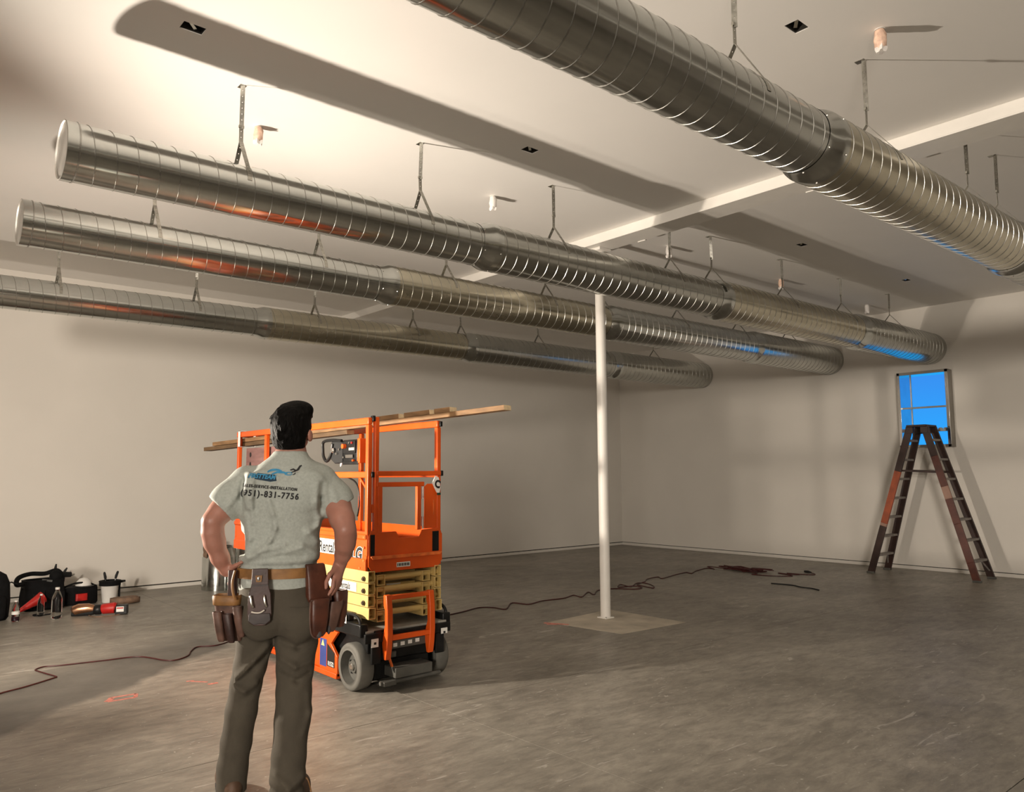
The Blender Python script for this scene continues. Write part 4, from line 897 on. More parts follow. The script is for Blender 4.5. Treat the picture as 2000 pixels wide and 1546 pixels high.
MB().tube(catmull([(px_-0.05, py_, 0.50), (px_-0.03, py_, 0.55), (px_+0.03, py_, 0.55), (px_+0.05, py_, 0.50)], 5), 0.01, 6).build('grab_loop', 'cloth_black', t)
# small dropped screw, glinting on the open floor
tag(MB().lathe([(0.007, 0.0), (0.007, 0.003), (0.003, 0.004), (0.0015, 0.02)], 8, (2.93, 2.42, 0), closed=True).build('dropped_screw', 'screw', None), 'tiny bright screw lying on the bare floor in front', 'screw')
# ================================================================== THE MAN
# signed distance modelling, meshed with surface nets
class Field:
    def __init__(s, lo, hi, h):
        s.lo = np.array(lo, float); s.h = h; n = np.ceil((np.array(hi)-s.lo)/h).astype(int)+1
        s.ax = [s.lo[i]+h*np.arange(n[i]) for i in range(3)]; s.d = np.full(n, 0.5)
    def sub(s, lo, hi):
        sl = []
        for i in range(3):
            a = max(0, int(np.floor((lo[i]-s.lo[i])/s.h))); b = min(len(s.ax[i]), int(np.ceil((hi[i]-s.lo[i])/s.h))+1)
            sl.append(slice(a, max(a, b)))
        X, Y, Z = np.meshgrid(*[s.ax[i][sl[i]] for i in range(3)], indexing='ij')
        return tuple(sl), X, Y, Z
    def union(s, fn, lo, hi, k=0.0):
        m = 0.03+k
        sl, X, Y, Z = s.sub([v-m for v in lo], [v+m for v in hi])
        if X.size == 0: return
        b = fn(X, Y, Z); a = s.d[sl]
        if k > 0:
            hh = np.clip(0.5+0.5*(a-b)/k, 0, 1); r = a*(1-hh)+b*hh - k*hh*(1-hh)
        else: r = np.minimum(a, b)
        s.d[sl] = np.minimum(a, r)
    def cap(s, a, b, ra, rb, k=0.02):
        a = np.array(a, float); b = np.array(b, float); d = b-a; L2 = max(1e-9, d@d); r = max(ra, rb)
        def fn(X, Y, Z):
            t = np.clip(((X-a[0])*d[0]+(Y-a[1])*d[1]+(Z-a[2])*d[2])/L2, 0, 1)
            return np.sqrt((X-a[0]-t*d[0])**2+(Y-a[1]-t*d[1])**2+(Z-a[2]-t*d[2])**2) - (ra+(rb-ra)*t)
        s.union(fn, np.minimum(a, b)-r, np.maximum(a, b)+r, k)
    def chain(s, pts, k=0.02):
        for (p, ra), (q, rb) in zip(pts, pts[1:]): s.cap(p, q, ra, rb, k)
    def ell(s, c, rad, axes=None, k=0.02):
        c = np.array(c, float); A = np.eye(3) if axes is None else np.array(axes, float); rad = np.array(rad, float); m = rad.max()
        def fn(X, Y, Z):
            q = [((X-c[0])*A[i][0]+(Y-c[1])*A[i][1]+(Z-c[2])*A[i][2]) for i in range(3)]
            k0 = np.sqrt(sum((q[i]/rad[i])**2 for i in range(3))); k1 = np.sqrt(sum((q[i]/rad[i]**2)**2 for i in range(3)))
            return k0*(k0-1)/np.maximum(k1, 1e-6)
        s.union(fn, c-m, c+m, k)
    def loft(s, rows, yaw=0.0, p=2.3, k=0.02):
        """rows: z, cx, cy, a, b (cross sections turned clockwise by yaw)"""
        rows = np.array(sorted(rows)); z = rows[:, 0]; co, si = math.cos(yaw), math.sin(yaw)
        def fn(X, Y, Z):
            v = [np.interp(Z, z, rows[:, i]) for i in range(1, 5)]
            x = X-v[0]; y = Y-v[1]; u = x*co-y*si; w = x*si+y*co
            q = ((np.abs(u)/v[2])**p+(np.abs(w)/v[3])**p)**(1/p)
            d = (q-1)*np.minimum(v[2], v[3])
            return np.maximum(d, np.maximum(z[0]-Z, Z-z[-1]))
        m = rows[:, 3:].max()
        s.union(fn, (rows[:, 1].min()-m, rows[:, 2].min()-m, z[0]), (rows[:, 1].max()+m, rows[:, 2].max()+m, z[-1]), k)
    def ridge(s, pts, w, amp):
        """push the surface out (amp>0) or in along a polyline : cloth folds, creases"""
        for a, b in zip(pts, pts[1:]):
            a = np.array(a, float); b = np.array(b, float); d = b-a; L2 = max(1e-9, d@d)
            sl, X, Y, Z = s.sub(np.minimum(a, b)-3*w, np.maximum(a, b)+3*w)
            if X.size == 0: continue
            t = np.clip(((X-a[0])*d[0]+(Y-a[1])*d[1]+(Z-a[2])*d[2])/L2, 0, 1)
            r2 = (X-a[0]-t*d[0])**2+(Y-a[1]-t*d[1])**2+(Z-a[2]-t*d[2])**2
            s.d[sl] -= amp*np.exp(-r2/(w*w))
    def crease(s, pts, w, amp):
        """fold running over the back of the cloth : polyline given in x,z, any depth on the near side"""
        for a, b in zip(pts, pts[1:]):
            ax, az, bx_, bz = a[0], a[-1], b[0], b[-1]; dx, dz = bx_-ax, bz-az; L2 = max(1e-9, dx*dx+dz*dz)
            sl, X, Y, Z = s.sub((min(ax, bx_)-3*w, -9, min(az, bz)-3*w), (max(ax, bx_)+3*w, -0.01, max(az, bz)+3*w))
            if X.size == 0: continue
            t = np.clip(((X-ax)*dx+(Z-az)*dz)/L2, 0, 1)
            r2 = (X-ax-t*dx)**2+(Z-az-t*dz)**2
            s.d[sl] -= amp*np.exp(-r2/(w*w))
    def clip(s, pt, n, lo, hi):
        """remove what lies beyond the plane, inside a box only"""
        sl, X, Y, Z = s.sub(lo, hi); n = np.array(n, float)/np.linalg.norm(n)
        s.d[sl] = np.maximum(s.d[sl], (X-pt[0])*n[0]+(Y-pt[1])*n[1]+(Z-pt[2])*n[2])
    def smooth(s, it=1):
        for _ in range(it):
            d = s.d
            for ax in range(3):
                e = d.copy(); a = [slice(None)]*3; b = [slice(None)]*3; c = [slice(None)]*3
                a[ax] = slice(1, -1); b[ax] = slice(0, -2); c[ax] = slice(2, None)
                e[tuple(a)] = 0.5*d[tuple(a)]+0.25*(d[tuple(b)]+d[tuple(c)]); d = e
            s.d = d
    def mesh(s):
        d = s.d; ins = d < 0; n = d.shape
        acc = np.zeros((n[0]-1, n[1]-1, n[2]-1, 3)); cnt = np.zeros((n[0]-1, n[1]-1, n[2]-1))
        for ax in range(3):
            o1, o2 = [a for a in range(3) if a != ax]
            s0 = [slice(None)]*3; s1 = [slice(None)]*3; s0[ax] = slice(0, -1); s1[ax] = slice(1, None)
            A = d[tuple(s0)]; B = d[tuple(s1)]; cr = (A < 0) != (B < 0)
            t = np.where(cr, A/np.where(cr, A-B, 1), 0)
            for i in (0, 1):
                for j in (0, 1):
                    sl = [slice(None)]*3
                    sl[o1] = slice(i, n[o1]-1+i); sl[o2] = slice(j, n[o2]-1+j)
                    c = cr[tuple(sl)]; tt = t[tuple(sl)]
                    cnt += c; acc[..., ax] += tt*c
                    acc[..., o1] += i*c; acc[..., o2] += j*c
        act = cnt > 0; idx = np.full(act.shape, -1, np.int64); idx[act] = np.arange(act.sum())
        I = np.argwhere(act); V = (I + acc[act]/cnt[act][:, None])*s.h + s.lo
        F = []
        for ax in range(3):
            o1, o2 = [(1, 2), (2, 0), (0, 1)][ax]
            s0 = [slice(1, -1)]*3; s1 = [slice(1, -1)]*3; s0[ax] = slice(0, -1); s1[ax] = slice(1, None)
            a = ins[tuple(s0)]; b = ins[tuple(s1)]
            P = np.argwhere(a != b); fl = a[a != b]
            off = np.ones(3, int); off[ax] = 0; P = P+off
            def cell(i, j):
                q = P.copy(); q[:, o1] += i; q[:, o2] += j; return idx[q[:, 0], q[:, 1], q[:, 2]]
            q = np.stack([cell(-1, -1), cell(0, -1), cell(0, 0), cell(-1, 0)], 1)
            q[~fl] = q[~fl][:, ::-1]; F.append(q)
        return V, np.concatenate(F)
    def build(s, name, mat, parent, relax=2):
        V, F = s.mesh()
        # light laplacian relaxation of the net
        for _ in range(relax):
            S = np.zeros_like(V); c = np.zeros(len(V))
            for i in range(4):
                a, b = F[:, i], F[:, (i+1) % 4]
                np.add.at(S, a, V[b]); np.add.at(c, a, 1); np.add.at(S, b, V[a]); np.add.at(c, b, 1)
            V = V*0.5+0.5*S/np.maximum(c, 1)[:, None]
        me = bpy.data.meshes.new(name); me.from_pydata(V.tolist(), [], F.tolist()); me.materials.append(MT[mat]); me.update(); me.shade_smooth()
        ob = bpy.data.objects.new(name, me); COL.objects.link(ob); ob.parent = parent; ORG[ob.name] = Vector((0, 0, 0))
        return ob
def skin_mat():
    m = pm('skin', (0.40, 0.185, 0.135), 0.45, var=0.10, scale=14, bump=0.05, bscale=160)
    b = m.node_tree.nodes['Principled BSDF']; b.inputs['Subsurface Weight'].default_value = 0.12; b.inputs['Subsurface Radius'].default_value = (0.02, 0.007, 0.004)
    return m
MT['skin'] = skin_mat()
MT['shirt'] = pm('heather_grey_cotton', (0.40, 0.425, 0.39), 0.9, var=0.10, scale=90, bump=0.12, bscale=260)
MT['trouser'] = pm('olive_brown_twill', (0.073, 0.061, 0.044), 0.9, var=0.16, scale=10, bump=0.15, bscale=220)
MT['hair'] = pm('black_hair', (0.004, 0.0034, 0.003), 0.6, var=0.5, scale=60, bump=0.8, bscale=70, stretch=(1, 1, 0.35))
MT['hair'].node_tree.nodes['Principled BSDF'].inputs['Specular IOR Level'].default_value = 0.09
MT['leather_dk'] = pm('dark_brown_leather', (0.055, 0.026, 0.022), 0.5, var=0.35, scale=14, bump=0.1)
MT['leather_red'] = pm('red_brown_leather', (0.085, 0.026, 0.014), 0.42, var=0.4, scale=12, bump=0.1)
MT['leather_tan'] = pm('tan_leather', (0.26, 0.125, 0.04), 0.55, var=0.3, scale=14, bump=0.1)
MT['leather_grey'] = pm('grey_worn_leather', (0.07, 0.058, 0.058), 0.6, var=0.3, scale=12)
MT['leather_worn'] = pm('worn_brown_leather', (0.12, 0.062, 0.045), 0.6, var=0.4, scale=16, bump=0.1)
MT['boot'] = pm('brown_work_boot', (0.095, 0.052, 0.03), 0.6, var=0.3, scale=14, bump=0.1)
MT['thread'] = pm('pale_thread', (0.72, 0.66, 0.58), 0.6)
MT['print_blue'] = pm('blue_shirt_print', (0.05, 0.27, 0.48), 0.8, var=0.15, scale=40)
MT['print_navy'] = pm('navy_shirt_print', (0.02, 0.045, 0.075), 0.8)
MT['print_black'] = pm('black_shirt_print', (0.02, 0.02, 0.022), 0.8)
MT['print_pale'] = pm('pale_shirt_print', (0.45, 0.44, 0.40), 0.8)

HD = math.radians(23.385)
man = thing('person', 'man seen from behind in grey printed t-shirt and tool belt, hands on hips', 'person', (1.627, 3.612, 0), rz=-HD)
YAW = math.radians(13)
SH = [(0.925, -0.004, 0.0, 0.178, 0.128), (1.0, -0.002, -0.003, 0.176, 0.124), (1.045, 0.0, -0.005, 0.179, 0.126), (1.075, 0.002, -0.008, 0.187, 0.133), (1.12, 0.004, -0.012, 0.183, 0.130),
      (1.17, 0.005, -0.018, 0.178, 0.124), (1.25, 0.006, -0.026, 0.184, 0.126), (1.33, 0.008, -0.034, 0.196, 0.132), (1.40, 0.012, -0.040, 0.204, 0.130), (1.46, 0.018, -0.042, 0.200, 0.116),
      (1.51, 0.026, -0.042, 0.172, 0.098), (1.55, 0.032, -0.042, 0.132, 0.084), (1.585, 0.037, -0.041, 0.092, 0.070), (1.612, 0.040, -0.040, 0.074, 0.064)]
# ---- body : one continuous skin surface
f = np.array([0.44, 0.78, 0.43]); f /= np.linalg.norm(f); u = np.array([0.03, 0, 1.0]); u = u-f*(u@f); u /= np.linalg.norm(u); r = np.cross(f, u)
hc = np.array([0.046, -0.030, 1.726])
B = Field((-0.42, -0.32, 0.0), (0.42, 0.34, 1.92), 0.0068)
B.loft([(z, cx, cy, a*0.85, b*0.80) for z, cx, cy, a, b in SH], YAW, 2.2)
B.cap((0.036, -0.045, 1.50), hc-u*0.075-f*0.03, 0.068, 0.060, 0.04)
B.ell(hc, (0.078, 0.098, 0.108), (r, f, u), 0.02)
B.cap(hc+f*0.02-u*0.055, hc+f*0.062-u*0.098, 0.056, 0.034, 0.03)
B.ell(hc+f*0.075-u*0.015, (0.055, 0.03, 0.06), (r, f, u), 0.02)
B.cap(hc+f*0.098+u*0.005, hc+f*0.116-u*0.034, 0.008, 0.014, 0.012)        # nose
for s in (-1, 1):
    B.cap(hc+f*0.092+u*0.016+r*s*0.015, hc+f*0.082+u*0.018+r*s*0.05, 0.010, 0.008, 0.01)   # brow
    B.ell(hc+f*0.086-u*0.004+r*s*0.031, (0.013, 0.009, 0.008), (r, f, u), 0.003)   # eye
    B.ell(hc-f*0.006-u*0.036+r*s*0.088, (0.013, 0.021, 0.034), (r+f*s*-0.0, f, u), 0.008)   # ear
    B.ell(hc-f*0.001-u*0.062+r*s*0.082, (0.008, 0.010, 0.012), (r, f, u), 0.006)
B.cap(hc+f*0.098-u*0.062-r*0.022, hc+f*0.098-u*0.062+r*0.022, 0.008, 0.008, 0.006)   # lips
B.ridge([hc+f*0.107-u*0.062-r*0.02, hc+f*0.107-u*0.062+r*0.02], 0.004, -0.004)
# arms
B.chain([((-0.175, 0.025, 1.455), 0.066), ((-0.235, 0.0, 1.36), 0.058), ((-0.270, -0.02, 1.31), 0.053), ((-0.302, -0.04, 1.268), 0.046)], 0.03)
B.chain([((-0.302, -0.04, 1.268), 0.046), ((-0.301, -0.03, 1.215), 0.0475), ((-0.292, -0.02, 1.165), 0.0465), ((-0.266, 0.0, 1.085), 0.040), ((-0.240, 0.02, 1.022), 0.029)], 0.02)
B.chain([((0.200, -0.045, 1.455), 0.068), ((0.262, -0.10, 1.33), 0.058), ((0.280, -0.145, 1.27), 0.054), ((0.293, -0.18, 1.22), 0.046)], 0.03)
B.chain([((0.293, -0.18, 1.22), 0.046), ((0.297, -0.155, 1.185), 0.048), ((0.297, -0.13, 1.145), 0.046), ((0.292, -0.085, 1.09), 0.038), ((0.284, -0.055, 1.046), 0.030)], 0.02)
# left hand on the hip : palm, thumb up the back, four fingers curled over the pouch strap
B.ell((-0.218, 0.025, 1.020), (0.034, 0.042, 0.021), ((0.9, 0, 0.44), (0, 1, 0), (-0.44, 0, 0.9)), 0.02)
B.chain([((-0.225, 0.0, 1.030), 0.014), ((-0.195, -0.03, 1.048), 0.0115), ((-0.168, -0.05, 1.066), 0.0095)], 0.008)
for k in range(4):
    y = -0.008+0.021*k; ln = (0.9, 1.0, 0.97, 0.8)[k]
    B.chain([((-0.212, y, 1.030), 0.0115), ((-0.198-0.006*ln, y-0.004, 1.012-0.012*ln), 0.0105), ((-0.212, y-0.004, 1.010-0.036*ln), 0.0095), ((-0.226, y-0.002, 1.008-0.052*ln), 0.008)], 0.004)
# right hand : back of the hand to the right, fingers pointing down into the pouch
pa = ((0.35, 0.93, 0), (0.93, -0.35, 0.1), (0.25, 0, 0.97))
B.cap((0.282, -0.055, 1.040), (0.264, -0.068, 0.985), 0.030, 0.030, 0.012)
B.ell((0.264, -0.068, 0.993), (0.042, 0.021, 0.046), pa, 0.012)
for k in range(4):
    y = -0.105+0.018*k; x = 0.240+0.0125*k; ln = (0.90, 1.0, 0.95, 0.75)[k]
    B.chain([((x+0.008, y, 0.970), 0.0112), ((x+0.004, y-0.003, 0.970-0.038*ln), 0.0102), ((x-0.008, y-0.008, 0.970-0.064*ln), 0.0092), ((x-0.022, y-0.010, 0.970-0.082*ln), 0.0078)], 0.003)
B.chain([((0.258, -0.085, 1.020), 0.015), ((0.228, -0.118, 0.998), 0.0118), ((0.212, -0.132, 0.962), 0.0105), ((0.211, -0.134, 0.935), 0.0085)], 0.006)
# legs (inside the trousers)
LL = [((-0.085, 0.01, 0.93), 0.075), ((-0.10, 0.02, 0.69), 0.060), ((-0.137, 0.055, 0.48), 0.046), ((-0.165, 0.075, 0.30), 0.044), ((-0.186, 0.095, 0.09), 0.032)]
RL = [((0.085, -0.01, 0.93), 0.075), ((0.085, -0.02, 0.69), 0.066), ((0.078, -0.06, 0.46), 0.048), ((0.068, -0.11, 0.28), 0.045), ((0.055, -0.145, 0.09), 0.032)]
B.chain(LL, 0.03); B.chain(RL, 0.03)
B.build('body', 'skin', man)
# ---- hair
H = Field((-0.12, -0.22, 1.55), (0.22, 0.14, 1.90), 0.0042)
H.ell(hc-f*0.010+u*0.010, (0.094, 0.108, 0.116), (r, f, u), 0.0)
H.ell(hc+f*0.045+u*0.072+r*0.02, (0.078, 0.060, 0.048), (r, f, u), 0.03)
H.ell(hc-f*0.045-u*0.045, (0.080, 0.070, 0.070), (r, f, u), 0.03)
rn = random.Random(5)
for k in range(190):
    a = rn.uniform(0, 2*math.pi); t = rn.uniform(-0.5, 1.0)
    dr = np.array(r)*math.cos(a)*math.sqrt(max(0, 1-t*t)) + np.array(f)*math.sin(a)*math.sqrt(max(0, 1-t*t)) + u*t
    p = hc - f*0.012 + u*0.012 + dr*np.array(0.108)
    dn_ = -u*0.7 + r*rn.uniform(-0.4, 0.4) - f*0.2; dn_ = dn_-dr*(dn_@dr); dn_ /= np.linalg.norm(dn_)
    H.ridge([p, p+dn_*rn.uniform(0.02, 0.045)], 0.0065, rn.uniform(-0.0045, 0.006))
big_lo, big_hi = (-0.2, -0.4, 1.4), (0.4, 0.3, 2.0)
H.clip(hc+f*0.072+u*0.02, f-u*0.35, big_lo, big_hi)                      # hairline at the forehead
H.clip(hc-f*0.05-u*0.112, -u-f*0.15, big_lo, big_hi)                      # nape
for s in (-1, 1):                                                         # cut round the ears
    sl, X, Y, Z = H.sub(big_lo, big_hi); c = hc+r*s*0.100-u*0.064+f*0.012
    q = np.sqrt((((X-c[0])*r[0]+(Y-c[1])*r[1]+(Z-c[2])*r[2])/0.046)**2+(((X-c[0])*f[0]+(Y-c[1])*f[1]+(Z-c[2])*f[2])/0.066)**2+(((X-c[0])*u[0]+(Y-c[1])*u[1]+(Z-c[2])*u[2])/0.060)**2)
    H.d[sl] = np.maximum(H.d[sl], -(q-1)*0.034)
H.build('hair', 'hair', man, 1)
# ---- t-shirt
S = Field((-0.42, -0.26, 0.90), (0.44, 0.20, 1.66), 0.0062)
S.loft(SH, YAW, 2.25)
dl = np.array([-0.275+0.165, -0.012-0.03, 1.315-1.465]); dr_ = np.array([0.283-0.19, -0.078+0.045, 1.315-1.465])
S.chain([((-0.155, 0.03, 1.462), 0.082), ((-0.235, 0.002, 1.375), 0.074), ((-0.285, -0.016, 1.30), 0.072)], 0.045)
S.chain([((0.180, -0.045, 1.462), 0.084), ((0.250, -0.066, 1.375), 0.076), ((0.292, -0.082, 1.295), 0.072)], 0.045)
S.ell((-0.09, -0.115, 1.43), (0.075, 0.03, 0.085), None, 0.05); S.ell((0.115, -0.15, 1.43), (0.075, 0.03, 0.085), None, 0.05)   # shoulder blades
S.clip((-0.262, -0.01, 1.318), (-0.72, -0.1, -0.62), (-0.42, -0.2, 1.1), (-0.165, 0.2, 1.45))
S.clip((0.275, -0.075, 1.318), (0.62, -0.1, -0.75), (0.195, -0.26, 1.1), (0.44, 0.2, 1.45))
def bk(x): return -0.155-0.02*(x > 0)   # rough depth of the back surface
fold = lambda pts, w, a: S.crease(pts, max(w, 0.0125), a*1.45)
fold([(-0.150, -0.06, 1.50), (-0.158, -0.08, 1.42), (-0.150, -0.10, 1.33)], 0.013, 0.008)
fold([(-0.172, -0.05, 1.47), (-0.180, -0.05, 1.38)], 0.011, -0.009)
fold([(-0.128, -0.10, 1.49), (-0.132, -0.12, 1.38), (-0.122, -0.13, 1.26)], 0.011, 0.0065)
fold([(-0.110, -0.12, 1.45), (-0.112, -0.13, 1.33)], 0.010, -0.006)
fold([(-0.155, -0.09, 1.30), (-0.135, -0.11, 1.18), (-0.15, -0.09, 1.10)], 0.015, 0.007)
fold([(-0.055, -0.150, 1.37), (-0.035, -0.155, 1.30), (-0.022, -0.155, 1.23), (-0.045, -0.15, 1.17), (-0.10, -0.14, 1.12)], 0.011, 0.0085)
fold([(-0.035, -0.150, 1.30), (-0.048, -0.155, 1.22)], 0.010, -0.005)
fold([(-0.14, -0.11, 1.09), (-0.06, -0.14, 1.13), (0.02, -0.15, 1.15)], 0.013, 0.007)
fold([(-0.12, -0.12, 1.07), (0.0, -0.14, 1.095), (0.10, -0.15, 1.09)], 0.010, -0.006)
fold([(0.165, -0.12, 1.10), (0.10, -0.15, 1.14), (0.03, -0.15, 1.12)], 0.014, 0.007)
fold([(0.17, -0.12, 1.16), (0.12, -0.16, 1.22)], 0.015, 0.006)
fold([(0.185, -0.12, 1.45), (0.178, -0.14, 1.38), (0.185, -0.14, 1.30)], 0.014, -0.006)
fold([(0.160, -0.14, 1.45), (0.158, -0.16, 1.36), (0.17, -0.15, 1.28)], 0.014, 0.006)
fold([(0.19, -0.13, 1.30), (0.17, -0.15, 1.24), (0.12, -0.16, 1.20)], 0.014, 0.006)
fold([(-0.195, -0.04, 1.40), (-0.235, -0.06, 1.34)], 0.012, 0.006)
fold([(0.235, -0.13, 1.42), (0.255, -0.13, 1.34)], 0.014, 0.005)
fold([(-0.17, -0.06, 1.052), (-0.06, -0.14, 1.046), (0.06, -0.15, 1.046), (0.17, -0.1, 1.052)], 0.012, -0.005)
shirt = S.build('t_shirt', 'shirt', man, 1)
# ---- trousers
T = Field((-0.34, -0.36, 0.0), (0.30, 0.28, 0.99), 0.0068)
T.loft([(0.735, 0.0, 0.0, 0.150, 0.10), (0.76, 0.003, -0.008, 0.178, 0.132), (0.80, 0.004, -0.012, 0.186, 0.142), (0.88, 0.002, -0.008, 0.184, 0.138), (0.95, 0.0, -0.004, 0.174, 0.122), (0.962, 0.0, -0.004, 0.17, 0.118)], math.radians(10), 2.3)
T.chain([((-0.088, 0.005, 0.83), 0.095), ((-0.100, 0.02, 0.68), 0.083), ((-0.120, 0.04, 0.57), 0.074), ((-0.137, 0.055, 0.48), 0.070), ((-0.155, 0.065, 0.36), 0.071), ((-0.174, 0.082, 0.22), 0.069), ((-0.188, 0.092, 0.11), 0.068), ((-0.191, 0.097, 0.02), 0.069)], 0.018)
T.chain([((0.088, -0.015, 0.83), 0.100), ((0.088, -0.02, 0.68), 0.097), ((0.082, -0.045, 0.56), 0.084), ((0.077, -0.06, 0.46), 0.078), ((0.072, -0.09, 0.34), 0.078), ((0.060, -0.125, 0.20), 0.075), ((0.054, -0.140, 0.10), 0.076), ((0.052, -0.146, 0.03), 0.078)], 0.018)
T.ell((-0.075, -0.10, 0.79), (0.085, 0.05, 0.085), None, 0.05); T.ell((0.095, -0.125, 0.79), (0.088, 0.05, 0.085), None, 0.05)   # seat
T.ridge([(0.010, -0.165, 0.93), (0.008, -0.175, 0.80), (0.0, -0.13, 0.71)], 0.012, -0.014)
fo = lambda pts, w, a: T.crease(pts, max(w, 0.014), a*1.6)
fo([(0.02, -0.10, 0.69), (0.09, -0.13, 0.665), (0.17, -0.08, 0.69)], 0.013, -0.009)
fo([(0.015, -0.08, 0.62), (0.08, -0.12, 0.585), (0.15, -0.09, 0.60)], 0.014, 0.008)
fo([(0.02, -0.10, 0.55), (0.09, -0.14, 0.52), (0.14, -0.10, 0.545)], 0.013, -0.007)
fo([(-0.04, -0.05, 0.67), (-0.10, -0.07, 0.61), (-0.18, -0.02, 0.53)], 0.014, 0.009)
fo([(-0.05, -0.03, 0.62), (-0.11, -0.05, 0.56), (-0.17, 0.0, 0.50)], 0.012, -0.008)
fo([(-0.09, -0.02, 0.50), (-0.14, -0.02, 0.47), (-0.195, 0.02, 0.50)], 0.012, 0.008)
fo([(-0.10, -0.02, 0.44), (-0.16, -0.01, 0.425)], 0.012, -0.006)
fo([(-0.12, 0.02, 0.18), (-0.17, 0.015, 0.12), (-0.24, 0.05, 0.14)], 0.014, 0.010)
fo([(-0.13, 0.02, 0.125), (-0.20, 0.02, 0.10), (-0.25, 0.06, 0.12)], 0.011, -0.009)
fo([(0.0, -0.19, 0.15), (0.06, -0.21, 0.10), (0.12, -0.18, 0.13)], 0.014, 0.009)
fo([(-0.01, -0.19, 0.09), (0.06, -0.22, 0.065), (0.12, -0.19, 0.09)], 0.011, -0.008)
fo([(0.14, -0.08, 0.46), (0.15, -0.10, 0.38), (0.12, -0.15, 0.30)], 0.016, 0.006)
T.clip((-0.19, 0.09, 0.022), (0, 0, -1), (-0.34, -0.36, -0.1), (-0.075, 0.3, 0.2)); T.clip((0.05, -0.14, 0.022), (0, 0, -1), (-0.07, -0.36, -0.1), (0.3, 0.3, 0.2))
tr = T.build('trousers', 'trouser', man, 1)
bv = lambda ob: BVHTree.FromPolygons([v.co[:] for v in ob.data.vertices], [p.vertices[:] for p in ob.data.polygons])
bvT = bv(tr); bvS = bv(shirt)
def on(bvh, x, z, off):
    h_ = bvh.ray_cast(Vector((x, -1.0, z)), Vector((0, 1, 0)))
    return (x, (h_[0].y if h_[0] else -0.12)-off, z)
mb = MB(); mb.tube([on(bvT, 0.05+0.012*k, 0.862-0.004*math.sin(math.pi*k/9), 0.0015) for k in range(10)], 0.0028, 6); mb.build('pocket_welt', 'trouser', tr)
# ---- boots
for nm, bx0, by0, ang in (('boot', -0.190, 0.085, 0.22), ('boot', 0.054, -0.150, -0.42)):
    K = Field((bx0-0.25, by0-0.20, -0.004), (bx0+0.25, by0+0.34, 0.16), 0.0055)
    d2 = np.array([-math.sin(ang), math.cos(ang), 0]); o = np.array([bx0, by0, 0])
    K.cap(o+(0, 0, 0.13)+d2*0.015, o+(0, 0, 0.07)+d2*0.005, 0.042, 0.046, 0.02)
    K.cap(o-d2*0.038+(0, 0, 0.045), o+d2*0.15+(0, 0, 0.040), 0.040, 0.044, 0.03)
    K.cap(o+d2*0.05+(0, 0, 0.075), o+d2*0.17+(0, 0, 0.045), 0.040, 0.038, 0.03)
    K.clip((0, 0, 0.014), (0, 0, -1), (-9, -9, -1), (9, 9, 1))
    bo = K.build(nm, 'boot', man, 1)
    s_ = np.array([math.cos(ang), math.sin(ang), 0]); mb = MB()
    outl = [(-0.085, 0.0), (-0.078, 0.028), (-0.04, 0.040), (0.05, 0.043), (0.12, 0.050), (0.17, 0.044), (0.195, 0.024), (0.20, 0)]
    outl = outl+[(a, -b) for a, b in outl[-2:0:-1]]
    mb.loft([[tuple(o+d2*a*sc+s_*b*sc+(0, 0, z)) for a, b in outl] for z, sc in ((0.0, 0.98), (0.006, 1.0), (0.02, 1.0), (0.024, 0.96))])
    mb.build('sole', 'blackrub', bo)
    mb = MB()
    for k in range(3):
        q = o+d2*(0.055+0.03*k)+np.array((0, 0, 0.112-0.012*k)); mb.tube([tuple(q-s_*0.028), tuple(q+(0, 0, 0.006)), tuple(q+s_*0.028)], 0.003, 6)
    if ang < 0:
        q = o+d2*0.03+s_*0.05
        mb.tube(catmull([tuple(q+(0, 0, 0.10)), tuple(q+s_*0.03+(0, 0, 0.11)), tuple(q+s_*0.05+(0, 0, 0.07)), tuple(q+s_*0.06+(0, 0, 0.02))], 4), 0.003, 6)
    mb.build('laces', 'leather_tan', bo)['kind'] = 'stuff'
# ---- printing on the back of the shirt
def shirt_print(polys, name, mat, off=0.0022, parent=shirt, sub=2):
    bm = bmesh.new()
    for vs, fs in polys:
        vv = [bm.verts.new((x, 0, z)) for x, z in vs]
        for fc in fs:
            try: bm.faces.new([vv[i] for i in fc])
            except ValueError: pass
    bmesh.ops.triangulate(bm, faces=bm.faces)
    if sub: bmesh.ops.subdivide_edges(bm, edges=[e for e in bm.edges if e.calc_length() > 0.012], cuts=sub, use_grid_fill=False); bmesh.ops.triangulate(bm, faces=bm.faces)
    for v in bm.verts:
        v.co = Vector(on(bvS, v.co.x, v.co.z, off))
    me = bpy.data.meshes.new(name); bm.to_mesh(me); bm.free(); me.materials.append(MT[mat])
    o = bpy.data.objects.new(name, me); COL.objects.link(o); o.parent = parent; return o
def placed(body, cx, cz, size, rot=-0.10, **kw):
    vs, fs = text_mesh(body, size, **kw); c, s = math.cos(rot), math.sin(rot)
    return [(cx+x*c-z*s, cz+x*s+z*c) for x, z in vs], fs
def poly(pts): return pts, [tuple(range(len(pts)))]
def stroke(pts, w):
    L = []; Rr = []
    for i, (x, z) in enumerate(pts):
        a = pts[max(0, i-1)]; b = pts[min(len(pts)-1, i+1)]; dx, dz = b[0]-a[0], b[1]-a[1]; l = math.hypot(dx, dz) or 1
        ww = w*(0.35+0.65*math.sin(math.pi*(0.1+0.8*i/(len(pts)-1)))) / 2
        L.append((x-dz/l*ww, z+dx/l*ww)); Rr.append((x+dz/l*ww, z-dx/l*ww))
    n = len(pts); return L+Rr, [(i, i+1, n+i+1, n+i) for i in range(n-1)]
